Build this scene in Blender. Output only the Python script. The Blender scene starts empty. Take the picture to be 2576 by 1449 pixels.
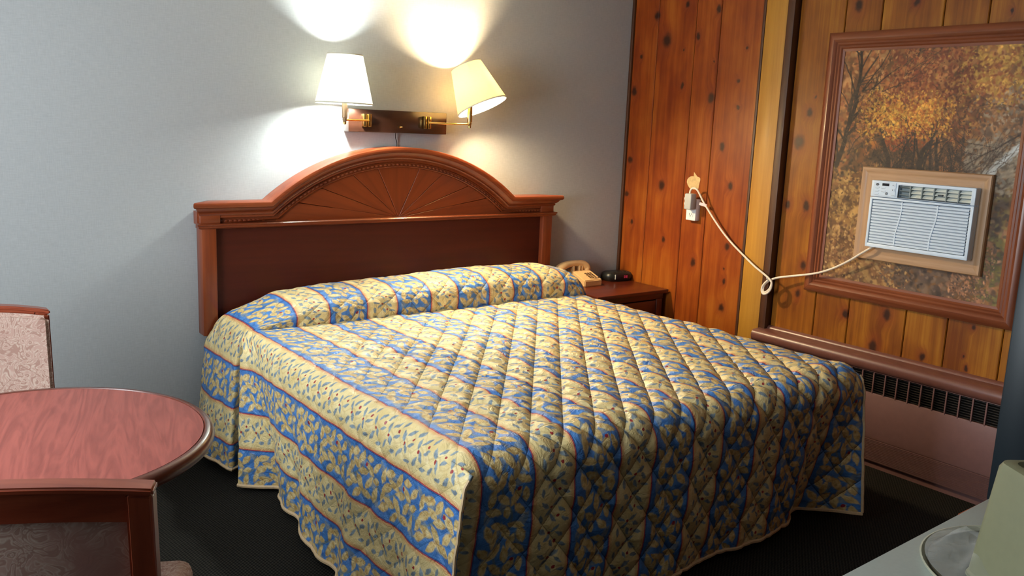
import bpy, bmesh, math, random
import numpy as np
from mathutils import Vector, Matrix
random.seed(7); rng = np.random.default_rng(11)
SC = bpy.context.scene
COL = SC.collection
R = math.radians
W = 1.598          # right wall plane
P = 1.562          # proud planked section of the right wall

# ---------------------------------------------------------------- camera, world, light, exposure
cam_d = bpy.data.cameras.new('camera'); cam = bpy.data.objects.new('camera', cam_d); COL.objects.link(cam)
cam_d.sensor_width = 36.0; cam_d.sensor_fit = 'HORIZONTAL'; cam_d.lens = 2204.7162607 / 2576 * 36; cam_d.clip_start = 0.02
_fw = Vector((0.5984, 0.7796, -0.1838)).normalized()
_r = Vector((0.7972, -0.6023, 0.0407)); _r = (_r - _fw * _r.dot(_fw)).normalized()
_u = _r.cross(_fw)
m = Matrix((_r, _u, -_fw)).transposed().to_4x4(); m.translation = Vector((-2.158, -3.802, 1.489))
cam.matrix_world = m
SC.camera = cam
world = bpy.data.worlds.new('world'); SC.world = world; world.use_nodes = True
world.node_tree.nodes['Background'].inputs[0].default_value = (0.75, 0.85, 1, 1)
world.node_tree.nodes['Background'].inputs[1].default_value = 0.4
SC.view_settings.view_transform = 'Standard'; SC.view_settings.look = 'None'
SC.view_settings.gamma = 1; SC.view_settings.use_curve_mapping = False
SC.view_settings.exposure = 0.0
XL, YF, ZC = -3.1, -4.7, 2.45
# daylight through the window in the left wall
WIN = (-2.35, -0.95, 0.95, 2.05)   # y0 y1 z0 z1
ld = bpy.data.lights.new('window_daylight', 'AREA'); ld.shape = 'RECTANGLE'; ld.size = WIN[1]-WIN[0]-.1; ld.size_y = WIN[3]-WIN[2]-.1
ld.energy = 84; ld.color = (0.86, 0.95, 1.0)
lo = bpy.data.objects.new('window_daylight', ld); COL.objects.link(lo)
lo.location = (XL + .07, (WIN[0]+WIN[1])/2, (WIN[2]+WIN[3])/2); lo.rotation_euler = (0, R(-90), 0)
LAMP_L_W, LAMP_R_W = 1450.0, 2250.0   # glow of the bulb meshes
LAMP_L_C, LAMP_R_C = (0.93, 1.0, 0.93), (1.0, 0.76, 0.43)

# ---------------------------------------------------------------- material helpers
class NT:
    def __init__(s, name):
        s.m = bpy.data.materials.new(name); s.m.use_nodes = True; s.t = s.m.node_tree
        s.b = s.t.nodes['Principled BSDF']; s.out = s.t.nodes['Material Output']
    def n(s, ty, **kw):
        o = s.t.nodes.new(ty)
        for k, v in kw.items(): setattr(o, k, v)
        return o
    def l(s, a, b): s.t.links.new(a, b)
    def val(s, sock, v):
        if hasattr(v, 'is_output') or isinstance(v, bpy.types.NodeSocket): s.l(v, sock)
        else: sock.default_value = v
    def math(s, op, a, b=None, c=None, clamp=False):
        o = s.n('ShaderNodeMath', operation=op); o.use_clamp = clamp
        s.val(o.inputs[0], a)
        if b is not None: s.val(o.inputs[1], b)
        if c is not None: s.val(o.inputs[2], c)
        return o.outputs[0]
    def coord(s, kind='Object'): return s.n('ShaderNodeTexCoord').outputs[kind]
    def mapping(s, v, loc=(0,0,0), rot=(0,0,0), sc=(1,1,1), ty='POINT'):
        o = s.n('ShaderNodeMapping', vector_type=ty); s.l(v, o.inputs[0])
        o.inputs[1].default_value = loc; o.inputs[2].default_value = rot; o.inputs[3].default_value = sc
        return o.outputs[0]
    def noise(s, v, scale, detail=3, rough=.55, dist=0, out='Fac'):
        o = s.n('ShaderNodeTexNoise'); s.l(v, o.inputs['Vector']); o.inputs['Scale'].default_value = scale
        o.inputs['Detail'].default_value = detail; o.inputs['Roughness'].default_value = rough; o.inputs['Distortion'].default_value = dist
        return o.outputs[out]
    def ramp(s, f, stops, interp='LINEAR'):
        o = s.n('ShaderNodeValToRGB'); cr = o.color_ramp; cr.interpolation = interp
        while len(cr.elements) < len(stops): cr.elements.new(.5)
        for e, (p, c) in zip(cr.elements, stops): e.position = p; e.color = (*c, 1) if len(c) == 3 else c
        s.l(f, o.inputs[0]); return o.outputs[0]
    def mix(s, f, a, b, blend='MIX'):
        o = s.n('ShaderNodeMix', data_type='RGBA', blend_type=blend)
        s.val(o.inputs[0], f); s.val(o.inputs[6], a if not isinstance(a, tuple) else (*a, 1)[:4]); s.val(o.inputs[7], b if not isinstance(b, tuple) else (*b, 1)[:4])
        return o.outputs[2]
    def mapr(s, v, a, b, c=0, d=1, smooth=True):
        o = s.n('ShaderNodeMapRange', interpolation_type='SMOOTHSTEP' if smooth else 'LINEAR'); s.l(v, o.inputs[0])
        for i, x in zip((1,2,3,4), (a,b,c,d)): o.inputs[i].default_value = x
        return o.outputs[0]
    def bump(s, h, strength=.2, dist=.002):
        o = s.n('ShaderNodeBump'); o.inputs['Strength'].default_value = strength; o.inputs['Distance'].default_value = dist
        s.l(h, o.inputs['Height']); s.l(o.outputs[0], s.b.inputs['Normal'])
    def base(s, c): s.val(s.b.inputs['Base Color'], c if not isinstance(c, tuple) else (*c, 1)[:4])
    def set(s, **kw):
        for k, v in kw.items(): s.b.inputs[k.replace('_', ' ')].default_value = v
        return s
def srgb(*c):
    return tuple(((x/255)/12.92 if x/255 <= .04045 else ((x/255+.055)/1.055)**2.4) for x in c)

def wood(name, light, dark, axis='X', rough=.35, fine=1.0, coat=0.25):
    t = NT(name); v = t.coord()
    sc = {'X': (1.2, 26, 26), 'Y': (26, 1.2, 26), 'Z': (26, 26, 1.2)}[axis]
    mv = t.mapping(v, sc=tuple(x*fine for x in sc))
    f = t.noise(mv, 1.0, 4, .6, .4)
    g = t.noise(t.mapping(v, sc=tuple(x*4*fine for x in sc)), 1.0, 2)
    f = t.math('ADD', t.math('MULTIPLY', f, .75), t.math('MULTIPLY', g, .25))
    t.base(t.ramp(f, [(.3, dark), (.7, light)]))
    t.set(Roughness=rough, Coat_Weight=coat, Coat_Roughness=.2)
    t.bump(f, .12, .001)
    return t.m
def plain(name, col, rough=.5, metal=0, nscale=40, var=.06, bump=.05, **kw):
    t = NT(name); v = t.coord(); f = t.noise(v, nscale, 3)
    a = tuple(max(0, x*(1-var)) for x in col); b = tuple(min(1, x*(1+var)) for x in col)
    t.base(t.ramp(f, [(.3, a), (.7, b)])); t.set(Roughness=rough, Metallic=metal, **kw)
    if bump: t.bump(f, bump, .001)
    return t.m

M = {}
CH_L, CH_D = srgb(142, 68, 32), srgb(106, 42, 18)
for ax in 'XYZ': M['cherry'+ax] = wood('cherry_wood_'+ax.lower(), CH_L, CH_D, ax)
for ax in 'XYZ': M['dcherry'+ax] = wood('dark_cherry_wood_'+ax.lower(), srgb(100, 40, 22), srgb(68, 24, 12), ax, .3)
M['panel'] = wood('dark_mahogany_panel', srgb(80, 28, 14), srgb(64, 21, 10), 'X', .5, .6, .03); M['panel'].node_tree.nodes['Principled BSDF'].inputs['Specular IOR Level'].default_value = .25
M['fan'] = wood('fan_veneer', srgb(136, 62, 26), srgb(118, 50, 20), 'Z', .35, 1.4)
for ax in 'XYZ': M['frame'+ax] = wood('picture_frame_wood_'+ax.lower(), srgb(140, 78, 48), srgb(102, 50, 28), ax, .33)
for ax in 'YZ': M['oak'+ax] = wood('light_oak_'+ax.lower(), srgb(190, 152, 116), srgb(158, 120, 86), ax, .45, 1.3, .1)
for ax in 'XYZ': M['chair'+ax] = wood('chair_wood_'+ax.lower(), srgb(150, 72, 46), srgb(108, 42, 24), ax, .28)
M['yellow'] = wood('yellow_pine_board', srgb(184, 132, 44), srgb(160, 108, 30), 'Z', .5, 1, .03)
M['post'] = wood('brown_stained_trim', srgb(84, 46, 19), srgb(56, 28, 10), 'Z', .5, 1, .02)
M['lamp_wood'] = wood('dark_walnut_plate', srgb(62, 34, 22), srgb(36, 20, 14), 'X', .25, .5, .5)
M['brass'] = plain('polished_brass', srgb(214, 176, 104), .22, 1, 30, .05, 0)
M['brown_metal'] = plain('bronze_sleeve', srgb(120, 96, 74), .35, .6, 30, .05, 0)
M['white_plastic'] = plain('white_plastic', srgb(226, 228, 230), .4, 0, 30, .02, 0)
M['grey_plastic'] = plain('grey_plastic', srgb(176, 178, 176), .45, 0, 30, .02, 0)
M['ac'] = plain('air_conditioner_plastic', srgb(212, 228, 246), .4, 0, 30, .02, 0)
M['ac_dark'] = plain('dark_grille_recess', srgb(66, 74, 82), .7, 0, 30, .05, 0)
M['ac_vane'] = plain('grey_vane_plastic', srgb(146, 156, 158), .45, 0, 30, .05, 0)
M['ac_clear'] = plain('pale_louver_plastic', srgb(228, 232, 224), .35, 0, 30, .03, 0)
M['black'] = plain('black_plastic', (.012, .013, .012), .35, 0, 60, .1, 0)
M['black_gloss'] = plain('black_display_glass', (.01, .01, .014), .1, 0, 60, .05, 0)
M['badge'] = plain('badge_navy', srgb(28, 30, 52), .3, 0, 60, .05, 0)
M['mark'] = plain('printed_grey_mark', srgb(120, 130, 142), .5, 0, 60, .05, 0)
M['phone'] = plain('beige_phone_plastic', srgb(222, 184, 132), .4, 0, 40, .03, 0)
M['phone_key'] = plain('brown_phone_key', srgb(92, 66, 42), .45, 0, 40, .05, 0)
M['cord'] = plain('cream_cord_rubber', srgb(228, 214, 196), .5, 0, 40, .03, 0)
M['tag'] = plain('pink_paper_tag', srgb(232, 206, 210), .7, 0, 40, .03, 0)
M['plaster'] = plain('bare_plaster_patch', srgb(206, 176, 124), .9, 0, 60, .15, .3)
M['heater'] = plain('pink_beige_enamel', srgb(128, 94, 92), .4, 0, 40, .04, .02)
M['heater_cap'] = plain('reddish_brown_cap', srgb(114, 72, 62), .32, 0, 40, .06, .02)
M['fin'] = plain('dark_heater_fin', srgb(40, 34, 30), .6, 0, 40, .1, 0)
M['ceiling'] = plain('ceiling_paint', srgb(214, 212, 204), .9, 0, 20, .03, .05)
M['tv'] = plain('black_tv_casing', srgb(18, 29, 36), .45, 0, 200, .1, .05)
M['desk'] = plain('grey_laminate', srgb(150, 158, 154), .35, 0, 120, .03, 0)
M['bucket'] = plain('sage_beige_plastic', srgb(116, 116, 90), .42, 0, 60, .03, .02)
M['tray_floor'] = plain('grey_green_tray_floor', srgb(98, 98, 86), .6, 0, 60, .05, 0)
M['tray_rim'] = plain('cream_tray_rim', srgb(176, 178, 160), .3, 0, 60, .03, 0)
M['mattress'] = plain('white_ticking', srgb(220, 214, 200), .8, 0, 60, .05, .1)
M['metal_leg'] = plain('black_steel', (.02, .02, .02), .4, .8, 40, .1, 0)
M['hem'] = plain('cream_hem_binding', srgb(206, 176, 136), .7, 0, 120, .08, .1)
M['curtain'] = plain('sheer_curtain', srgb(220, 222, 224), .8, 0, 60, .04, .1)

t = NT('clear_film'); t.set(Roughness=.10, IOR=1.2); t.base((.8, .82, .8))
tr = t.n('ShaderNodeBsdfTransparent'); mx = t.n('ShaderNodeMixShader')
lw = t.n('ShaderNodeLayerWeight'); lw.inputs[0].default_value = .35
t.l(t.math('MULTIPLY_ADD', lw.outputs['Facing'], .28, .05), mx.inputs[0])
t.l(tr.outputs[0], mx.inputs[1]); t.l(t.b.outputs[0], mx.inputs[2]); t.l(mx.outputs[0], t.out.inputs[0])
t.bump(t.noise(t.coord(), 26, 3, .6, 1.0), .6, .01)
M['film'] = t.m

t = NT('window_glass'); t.set(Roughness=.02, Transmission_Weight=1.0, IOR=1.45); M['glass'] = t.m

def emit(name, col, s):
    t = NT(name); f = t.noise(t.coord(), 3); c = t.ramp(f, [(0, col), (1, col)])
    t.l(c, t.b.inputs['Emission Color']); t.b.inputs['Emission Strength'].default_value = s; t.base((0,0,0)); return t.m
M['bulb_l'] = emit('cool_bulb_glow', LAMP_L_C, LAMP_L_W); M['bulb_r'] = emit('warm_bulb_glow', LAMP_R_C, LAMP_R_W)
M['digit'] = emit('red_led_digit', (.75, .03, .08), .55)
def shade_mat(name, col):
    t = NT(name); f = t.noise(t.mapping(t.coord(), sc=(60, 60, 300)), 1, 2)
    c = t.ramp(f, [(.3, tuple(x*.94 for x in col)), (.7, col)])
    d = t.n('ShaderNodeBsdfDiffuse'); tl = t.n('ShaderNodeBsdfTranslucent'); mx = t.n('ShaderNodeMixShader'); mx.inputs[0].default_value = .72
    t.l(c, d.inputs[0]); t.l(c, tl.inputs[0]); t.l(d.outputs[0], mx.inputs[1]); t.l(tl.outputs[0], mx.inputs[2]); t.l(mx.outputs[0], t.out.inputs[0]); return t.m
M['shade_l'] = shade_mat('white_shade_linen', srgb(240, 238, 226)); M['shade_r'] = shade_mat('cream_shade_linen', srgb(244, 230, 196))
M['shade_trim'] = plain('grey_shade_trim', srgb(196, 190, 172), .8, 0, 80, .05, 0)

# wallpaper
t = NT('linen_wallpaper'); v = t.coord()
a = t.noise(t.mapping(v, sc=(30, 30, 260)), 1, 2); b = t.noise(t.mapping(v, sc=(260, 30, 30)), 1, 2)
f = t.math('ADD', t.math('MULTIPLY', a, .5), t.math('MULTIPLY', b, .5))
big = t.noise(v, 1.6, 2)
c = t.ramp(f, [(.3, srgb(157, 159, 161)), (.7, srgb(173, 175, 177))])
t.base(t.mix(t.math('MULTIPLY', big, .25), c, srgb(159, 161, 158))); t.set(Roughness=.75); t.bump(f, .12, .001)
M['wallpaper'] = t.m

# carpet
t = NT('dark_loop_carpet'); v = t.mapping(t.coord(), rot=(0, 0, R(24)), sc=(1, 1, 1))
sx = t.n('ShaderNodeSeparateXYZ'); t.l(v, sx.inputs[0])
w1 = t.math('SINE', t.math('MULTIPLY', sx.outputs[0], 520)); w2 = t.math('SINE', t.math('MULTIPLY', sx.outputs[1], 300))
h = t.math('MULTIPLY_ADD', t.math('MULTIPLY', w1, w2), .5, .5)
h = t.math('MULTIPLY', h, t.math('ADD', t.noise(v, 90, 3), .35))
t.base(t.ramp(h, [(.15, (.003, .0027, .0024)), (.75, (.026, .023, .018))])); t.set(Roughness=.95, Specular_IOR_Level=.15); t.bump(h, .5, .004)
M['carpet'] = t.m

# laminate table top
t = NT('rosy_cherry_laminate'); v = t.mapping(t.coord(), rot=(0, 0, R(15)))
w = t.noise(t.mapping(v, sc=(16, 1.3, 1)), 1, 4, .55, 1.6); g = t.noise(t.mapping(v, sc=(130, 6, 1)), 1, 2)
ws = t.math('PINGPONG', t.math('MULTIPLY', w, 5), .5)
f = t.math('ADD', t.math('MULTIPLY', ws, .9), t.math('MULTIPLY', g, .5))
t.base(t.ramp(f, [(.15, srgb(124, 54, 44)), (.75, srgb(152, 74, 62))])); t.set(Roughness=.3, Specular_IOR_Level=.5)
M['laminate'] = t.m

# damask upholstery
t = NT('swirl_damask_fabric'); v = t.coord()
n1 = t.noise(v, 24, 2, .5, 1.5); sw = t.math('PINGPONG', t.math('MULTIPLY', n1, 4.5), .5)
n2 = t.noise(v, 7, 2)
c = t.ramp(sw, [(.1, srgb(150, 116, 104)), (.25, srgb(182, 160, 146)), (.4, srgb(166, 134, 122))])
t.base(t.mix(t.mapr(n2, .5, .7), c, srgb(150, 108, 98))); t.set(Roughness=.85); t.bump(sw, .12, .001)
M['damask'] = t.m

# knotty pine
KL = [(-0.414,2.166,.021),(-0.194,2.119,.03),(-0.28,1.98,.043),(-0.633,2.121,.024),(-0.506,1.99,.021),(-0.09,1.9,.016),(-0.417,1.735,.017),(-0.049,1.707,.032),(-0.628,1.667,.029),(-0.798,1.756,.016),(-0.813,1.623,.014),(-0.053,1.31,.025),(-0.316,1.18,.034),(-0.73,1.415,.023),(-0.805,1.214,.023),(-0.41,1.923,.008),(-0.836,1.918,.01),(-0.629,1.861,.008),(-0.098,.945,.016),(-0.36,.873,.02),(-0.592,.776,.026),(-0.818,.892,.021),(-0.817,.707,.017),(-0.809,.774,.008),(-0.815,.561,.024),(-0.04,1.109,.021)]
KR = [(-1.418,2.088,.028),(-1.695,2.079,.022),(-2.094,2.011,.011),(-1.215,1.602,.023),(-1.173,1.459,.038),(-1.144,1.15,.02),(-1.249,1.164,.019),(-1.242,1.674,.009),(-1.25,1.148,.025),(-1.269,.86,.025),(-1.251,.717,.02),(-1.524,.667,.023),(-1.731,.702,.029),(-1.68,.54,.033),(-1.917,.548,.023),(-2.112,.543,.01),(-2.093,.595,.007),(-2.118,.725,.013),(-1.492,.51,.01)]
def pine(name, knots, c_dark, c_mid, c_light):
    t = NT(name); v = t.coord()
    warp = t.noise(v, 30, 2, out='Color')
    vm = t.n('ShaderNodeVectorMath', operation='MULTIPLY_ADD'); t.l(warp, vm.inputs[0]); vm.inputs[1].default_value = (0, .016, .03); vm.inputs[2].default_value = (0, 0, 0)
    va = t.n('ShaderNodeVectorMath', operation='ADD'); t.l(v, va.inputs[0]); t.l(vm.outputs[0], va.inputs[1])
    vx = t.n('ShaderNodeVectorMath', operation='MULTIPLY'); t.l(va.outputs[0], vx.inputs[0]); vx.inputs[1].default_value = (0, 1, 1)
    D = None
    for (y, z, s) in knots:
        q = t.mapping(vx.outputs[0], loc=(0, y+.008, z+.015), sc=(1, s*random.uniform(.75, 1.0), s*random.uniform(1.0, 1.25)), ty='TEXTURE')
        ln = t.n('ShaderNodeVectorMath', operation='LENGTH'); t.l(q, ln.inputs[0])
        D = ln.outputs['Value'] if D is None else t.math('MINIMUM', D, ln.outputs['Value'])
    core = t.mapr(D, 1.15, .35, 0, 1); halo = t.mapr(D, 2.9, .5, 0, 1)
    oi = t.n('ShaderNodeObjectInfo').outputs['Random']
    sx = t.n('ShaderNodeSeparateXYZ'); t.l(v, sx.inputs[0])
    yy = t.math('ADD', sx.outputs[1], t.math('MULTIPLY', halo, .022)); yy = t.math('ADD', yy, t.math('MULTIPLY', oi, 7))
    cx = t.n('ShaderNodeCombineXYZ'); t.l(yy, cx.inputs[1]); t.l(sx.outputs[2], cx.inputs[2])
    gr = t.noise(t.mapping(cx.outputs[0], sc=(1, 34, .9)), 1, 4, .6, .5)
    gr2 = t.noise(t.mapping(cx.outputs[0], sc=(1, 160, 2.2)), 1, 2)
    bl = t.noise(t.mapping(cx.outputs[0], sc=(1, 6, 2.5)), 1, 3)
    f = t.math('ADD', t.math('MULTIPLY', gr, .36), t.math('MULTIPLY', gr2, .12)); f = t.math('ADD', f, t.math('MULTIPLY', bl, .52))
    c = t.ramp(f, [(.38, c_dark), (.5, c_mid), (.62, c_light)])
    c = t.mix(t.math('MULTIPLY', oi, .7), c, t.mix(.5, c, c_dark))
    c = t.mix(t.math('MULTIPLY', halo, .6), c, srgb(120, 52, 18)); c = t.mix(t.math('MULTIPLY', core, .93), c, srgb(42, 20, 10))
    t.base(c); t.set(Roughness=.42, Specular_IOR_Level=.3); t.bump(gr2, .08, .001); return t.m
M['pine_l'] = pine('knotty_pine_orange', KL, srgb(108, 40, 7), srgb(140, 66, 12), srgb(166, 94, 26))
M['pine_r'] = pine('knotty_pine_honey', KR, srgb(108, 54, 8), srgb(140, 82, 15), srgb(168, 110, 28))

# quilted bedspread print
STP, SPH = .327, .79
def leaf_tile(t, vec, leaves):
    D = None
    for (x, y, ang, ln, wd) in leaves:
        q = t.mapping(vec, loc=(x, y, 0), rot=(0, 0, R(ang)), sc=(ln, wd, 1), ty='TEXTURE')
        s = t.n('ShaderNodeSeparateXYZ'); t.l(q, s.inputs[0])
        d = t.math('ADD', t.math('ABSOLUTE', s.outputs[1]), t.math('MULTIPLY', s.outputs[0], s.outputs[0]))
        D = d if D is None else t.math('MINIMUM', D, d)
    return D
def bedspread_mat():
    t = NT('floral_stripe_quilt'); uv = t.n('ShaderNodeUVMap'); uv.uv_map = 'cloth'
    wv = t.noise(uv.outputs[0], 26, 3, out='Color')
    vm = t.n('ShaderNodeVectorMath', operation='MULTIPLY_ADD'); t.l(wv, vm.inputs[0]); vm.inputs[1].default_value = (.020, .020, 0); vm.inputs[2].default_value = (-.010, -.010, 0)
    va = t.n('ShaderNodeVectorMath', operation='ADD'); t.l(uv.outputs[0], va.inputs[0]); t.l(vm.outputs[0], va.inputs[1])
    sx = t.n('ShaderNodeSeparateXYZ'); t.l(va.outputs[0], sx.inputs[0]); s, q = sx.outputs[0], sx.outputs[1]
    sr = t.n('ShaderNodeSeparateXYZ'); t.l(uv.outputs[0], sr.inputs[0])
    ph = t.math('ADD', t.math('DIVIDE', t.math('ADD', sr.outputs[0], SPH), STP), 20.5)
    k = t.math('FLOOR', ph); u = t.math('SUBTRACT', t.math('FRACT', ph), .5); au = t.math('ABSOLUTE', u)
    pb = t.math('MULTIPLY', u, STP)                                        # metres across, blue-centred
    ph2 = t.math('ADD', t.math('DIVIDE', t.math('ADD', s, SPH), STP), 20.0); k2 = t.math('FLOOR', ph2)
    pc = t.math('MULTIPLY', t.math('SUBTRACT', t.math('FRACT', ph2), .5), STP)
    blue = t.mapr(au, .2676+.004, .2676-.004, 0, 1)
    LB, LC = .215, .082
    def tilev(p, k_, L, off):
        qq = t.math('ADD', q, t.math('MULTIPLY', k_, off)); fr = t.math('MULTIPLY', t.math('FRACT', t.math('DIVIDE', t.math('ADD', qq, 20), L)), L)
        c = t.n('ShaderNodeCombineXYZ'); t.l(p, c.inputs[0]); t.l(fr, c.inputs[1]); return c.outputs[0], fr
    vb, fb = tilev(pb, k, LB, .083); vc, fc = tilev(pc, k2, LC, .031)
    leaves = [(-.052,.030,70,.030,.013),(-.022,.018,30,.027,.011),(-.030,.055,100,.030,.012),(.010,.040,60,.032,.013),(.040,.022,15,.028,.011),(.058,.055,75,.030,.013),(.028,.075,110,.028,.012),
              (-.060,.090,50,.029,.012),(-.024,.098,130,.031,.013),(.012,.112,80,.030,.012),(.052,.100,30,.029,.012),(-.050,.140,95,.032,.013),(-.012,.152,40,.029,.012),(.030,.150,120,.031,.013),(.062,.148,80,.025,.011),(-.040,.185,20,.029,.012),(.005,.192,75,.021,.011),(.046,.190,45,.028,.012)]
    DB = leaf_tile(t, vb, leaves)
    fl = t.n('ShaderNodeCombineXYZ'); t.l(t.math('MULTIPLY', pb, -1), fl.inputs[0]); t.l(t.math('MULTIPLY', t.math('FRACT', t.math('ADD', t.math('DIVIDE', fb, LB), .37)), LB), fl.inputs[1])
    DU = leaf_tile(t, fl.outputs[0], leaves[1::2])
    cl = [(-.030,.016,35,.019,.0075),(-.012,.040,-35,.017,.007),(.018,.014,150,.019,.0075),(.034,.038,215,.018,.007),(-.040,.058,80,.017,.007),(.006,.062,60,.016,.0065),(.046,.070,20,.016,.0065)]
    DC = leaf_tile(t, vc, cl)
    berry = None
    for (x, y) in ((-.002, .026), (.022, .058)):
        ln = t.n('ShaderNodeVectorMath', operation='DISTANCE'); t.l(vc, ln.inputs[0]); ln.inputs[1].default_value = (x, y, 0)
        berry = ln.outputs['Value'] if berry is None else t.math('MINIMUM', berry, ln.outputs['Value'])
    ln = t.n('ShaderNodeVectorMath', operation='DISTANCE'); t.l(vb, ln.inputs[0]); ln.inputs[1].default_value = (.038, .128, 0); rb = ln.outputs['Value']
    tone = t.noise(uv.outputs[0], 60, 3)
    cream = t.ramp(tone, [(.32, srgb(178, 140, 82)), (.5, srgb(210, 182, 122)), (.68, srgb(224, 204, 152))])
    bluec = t.ramp(t.noise(va.outputs[0], 30, 2), [(.3, srgb(58, 104, 168)), (.7, srgb(82, 138, 204))])
    # blue stripe
    lm = t.mapr(DB, 1.3, .75); vein = t.mapr(DB, .14, .02); dn = t.math('ADD', DB, t.math('MULTIPLY', t.math('SUBTRACT', tone, .5), .9)); rim = t.mapr(t.math('ABSOLUTE', t.math('SUBTRACT', DB, 1.08)), .22, .02)
    stem = t.math('ABSOLUTE', t.math('SUBTRACT', pb, t.math('MULTIPLY', t.math('SINE', t.math('MULTIPLY', q, 29.22)), .022)))
    cb = t.mix(t.mapr(stem, .006, .002, 0, .55), bluec, srgb(120, 130, 96))
    cb = t.mix(t.mapr(DU, 1.2, .7, 0, .55), cb, t.ramp(tone, [(.35, srgb(112, 128, 128)), (.65, srgb(176, 166, 122))]))
    cb = t.mix(t.math('MULTIPLY', rim, .3), cb, srgb(96, 116, 120)); cb = t.mix(t.mapr(dn, 1.3, .75), cb, cream); cb = t.mix(t.math('MULTIPLY', t.math('MULTIPLY', vein, lm), .35), cb, srgb(140, 128, 90))
    cb = t.mix(t.mapr(rb, .0075, .005), cb, srgb(150, 40, 58))
    # cream stripe
    ground = t.ramp(t.noise(va.outputs[0], 18, 2), [(.3, srgb(208, 183, 124)), (.7, srgb(226, 207, 154))])
    stem2 = t.math('ABSOLUTE', t.math('SUBTRACT', pc, t.math('MULTIPLY', t.math('SINE', t.math('MULTIPLY', q, 76.6)), .012)))
    cc = t.mix(t.mapr(stem2, .005, .0015, 0, .4), ground, srgb(180, 150, 96))
    lc = t.mapr(t.math('ADD', DC, t.math('MULTIPLY', t.math('SUBTRACT', tone, .5), 1.2)), 1.3, .6); cc = t.mix(t.math('MULTIPLY', lc, .85), cc, t.ramp(tone, [(.35, srgb(70, 100, 128)), (.65, srgb(116, 148, 172))]))
    cc = t.mix(t.mapr(berry, .0062, .004), cc, srgb(152, 44, 44))
    cc = t.mix(t.mapr(au, .325, .285, 0, .75), cc, srgb(206, 146, 92))
    c = t.mix(blue, cc, cb)
    c = t.mix(t.mapr(t.math('ABSOLUTE', t.math('SUBTRACT', au, .273)), .0075, .003), c, srgb(168, 52, 66))
    c = t.mix(t.mapr(t.math('ABSOLUTE', t.math('SUBTRACT', au, .262)), .009, .003, 0, .7), c, srgb(40, 58, 110))
    t.base(c); t.set(Roughness=.40, Specular_IOR_Level=.5)
    # fine wrinkles pulled toward the seams
    wr = t.noise(uv.outputs[0], 34, 4, .6, 1.2)
    s0, q0 = sr.outputs[0], sr.outputs[1]
    sp = t.math('MULTIPLY_ADD', s0, .772, .025); tq = t.math('MULTIPLY', q0, .636)
    a1 = t.math('ABSOLUTE', t.math('SINE', t.math('MULTIPLY', t.math('ADD', t.math('ADD', sp, tq), .005), math.pi/.096)))
    a2 = t.math('ABSOLUTE', t.math('SINE', t.math('MULTIPLY', t.math('ADD', t.math('SUBTRACT', sp, tq), -.005), math.pi/.096)))
    seam = t.math('POWER', t.math('MINIMUM', a1, a2), .45)
    tap = t.math('MULTIPLY', t.mapr(s0, -.92, -.5, .28, 1), t.mapr(q0, .3, 1.3, .45, 1))
    t.bump(t.math('ADD', t.math('MULTIPLY', wr, .55), t.math('MULTIPLY', seam, tap)), 1.0, .012)
    return t.m
M['quilt'] = bedspread_mat()

# ---------------------------------------------------------------- object helpers
def tag(o, label=None, cat=None, group=None, kind=None):
    if label: o['label'] = label
    if cat: o['category'] = cat
    if group: o['group'] = group
    if kind: o['kind'] = kind
    return o
def thing(name, label, cat, loc=(0,0,0), rz=0, group=None):
    o = bpy.data.objects.new(name, None); COL.objects.link(o); o.location = loc; o.rotation_euler = (0, 0, rz); o.empty_display_size = .05
    return tag(o, label, cat, group)
def obj(name, bm, mat, parent=None, local=False, smooth=40):
    me = bpy.data.meshes.new(name)
    if isinstance(bm, bmesh.types.BMesh): bm.to_mesh(me); bm.free()
    else: me.from_pydata(*bm)
    if smooth:
        me.polygons.foreach_set('use_smooth', [True]*len(me.polygons)); me.set_sharp_from_angle(angle=R(smooth))
    o = bpy.data.objects.new(name, me); COL.objects.link(o)
    if mat: me.materials.append(M[mat] if isinstance(mat, str) else mat)
    if parent:
        o.parent = parent
        if not local:
            off = Vector((0,0,0)); p = parent
            while p: off += p.location; p = p.parent
            me.transform(Matrix.Translation(-off))
    return o
def box(x0, x1, y0, y1, z0, z1, bev=0, seg=2, bm=None):
    own = bm is None; b = bmesh.new()
    vs = [b.verts.new((x, y, z)) for x in (x0, x1) for y in (y0, y1) for z in (z0, z1)]
    for f in ((0,1,3,2),(4,6,7,5),(0,4,5,1),(2,3,7,6),(0,2,6,4),(1,5,7,3)): b.faces.new([vs[i] for i in f])
    if bev: bmesh.ops.bevel(b, geom=list(b.edges), offset=bev, segments=seg, affect='EDGES', profile=.5)
    bmesh.ops.recalc_face_normals(b, faces=list(b.faces))
    if own: return b
    tmp = bpy.data.meshes.new('tmp'); b.to_mesh(tmp); b.free(); bm.from_mesh(tmp); bpy.data.meshes.remove(tmp); return bm
def merge(*bms):
    a = bms[0]
    for b in bms[1:]:
        tmp = bpy.data.meshes.new('tmp'); b.to_mesh(tmp); b.free(); a.from_mesh(tmp); bpy.data.meshes.remove(tmp)
    return a
def xf(bm, mat): bmesh.ops.transform(bm, matrix=mat, verts=list(bm.verts)); return bm
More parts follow.
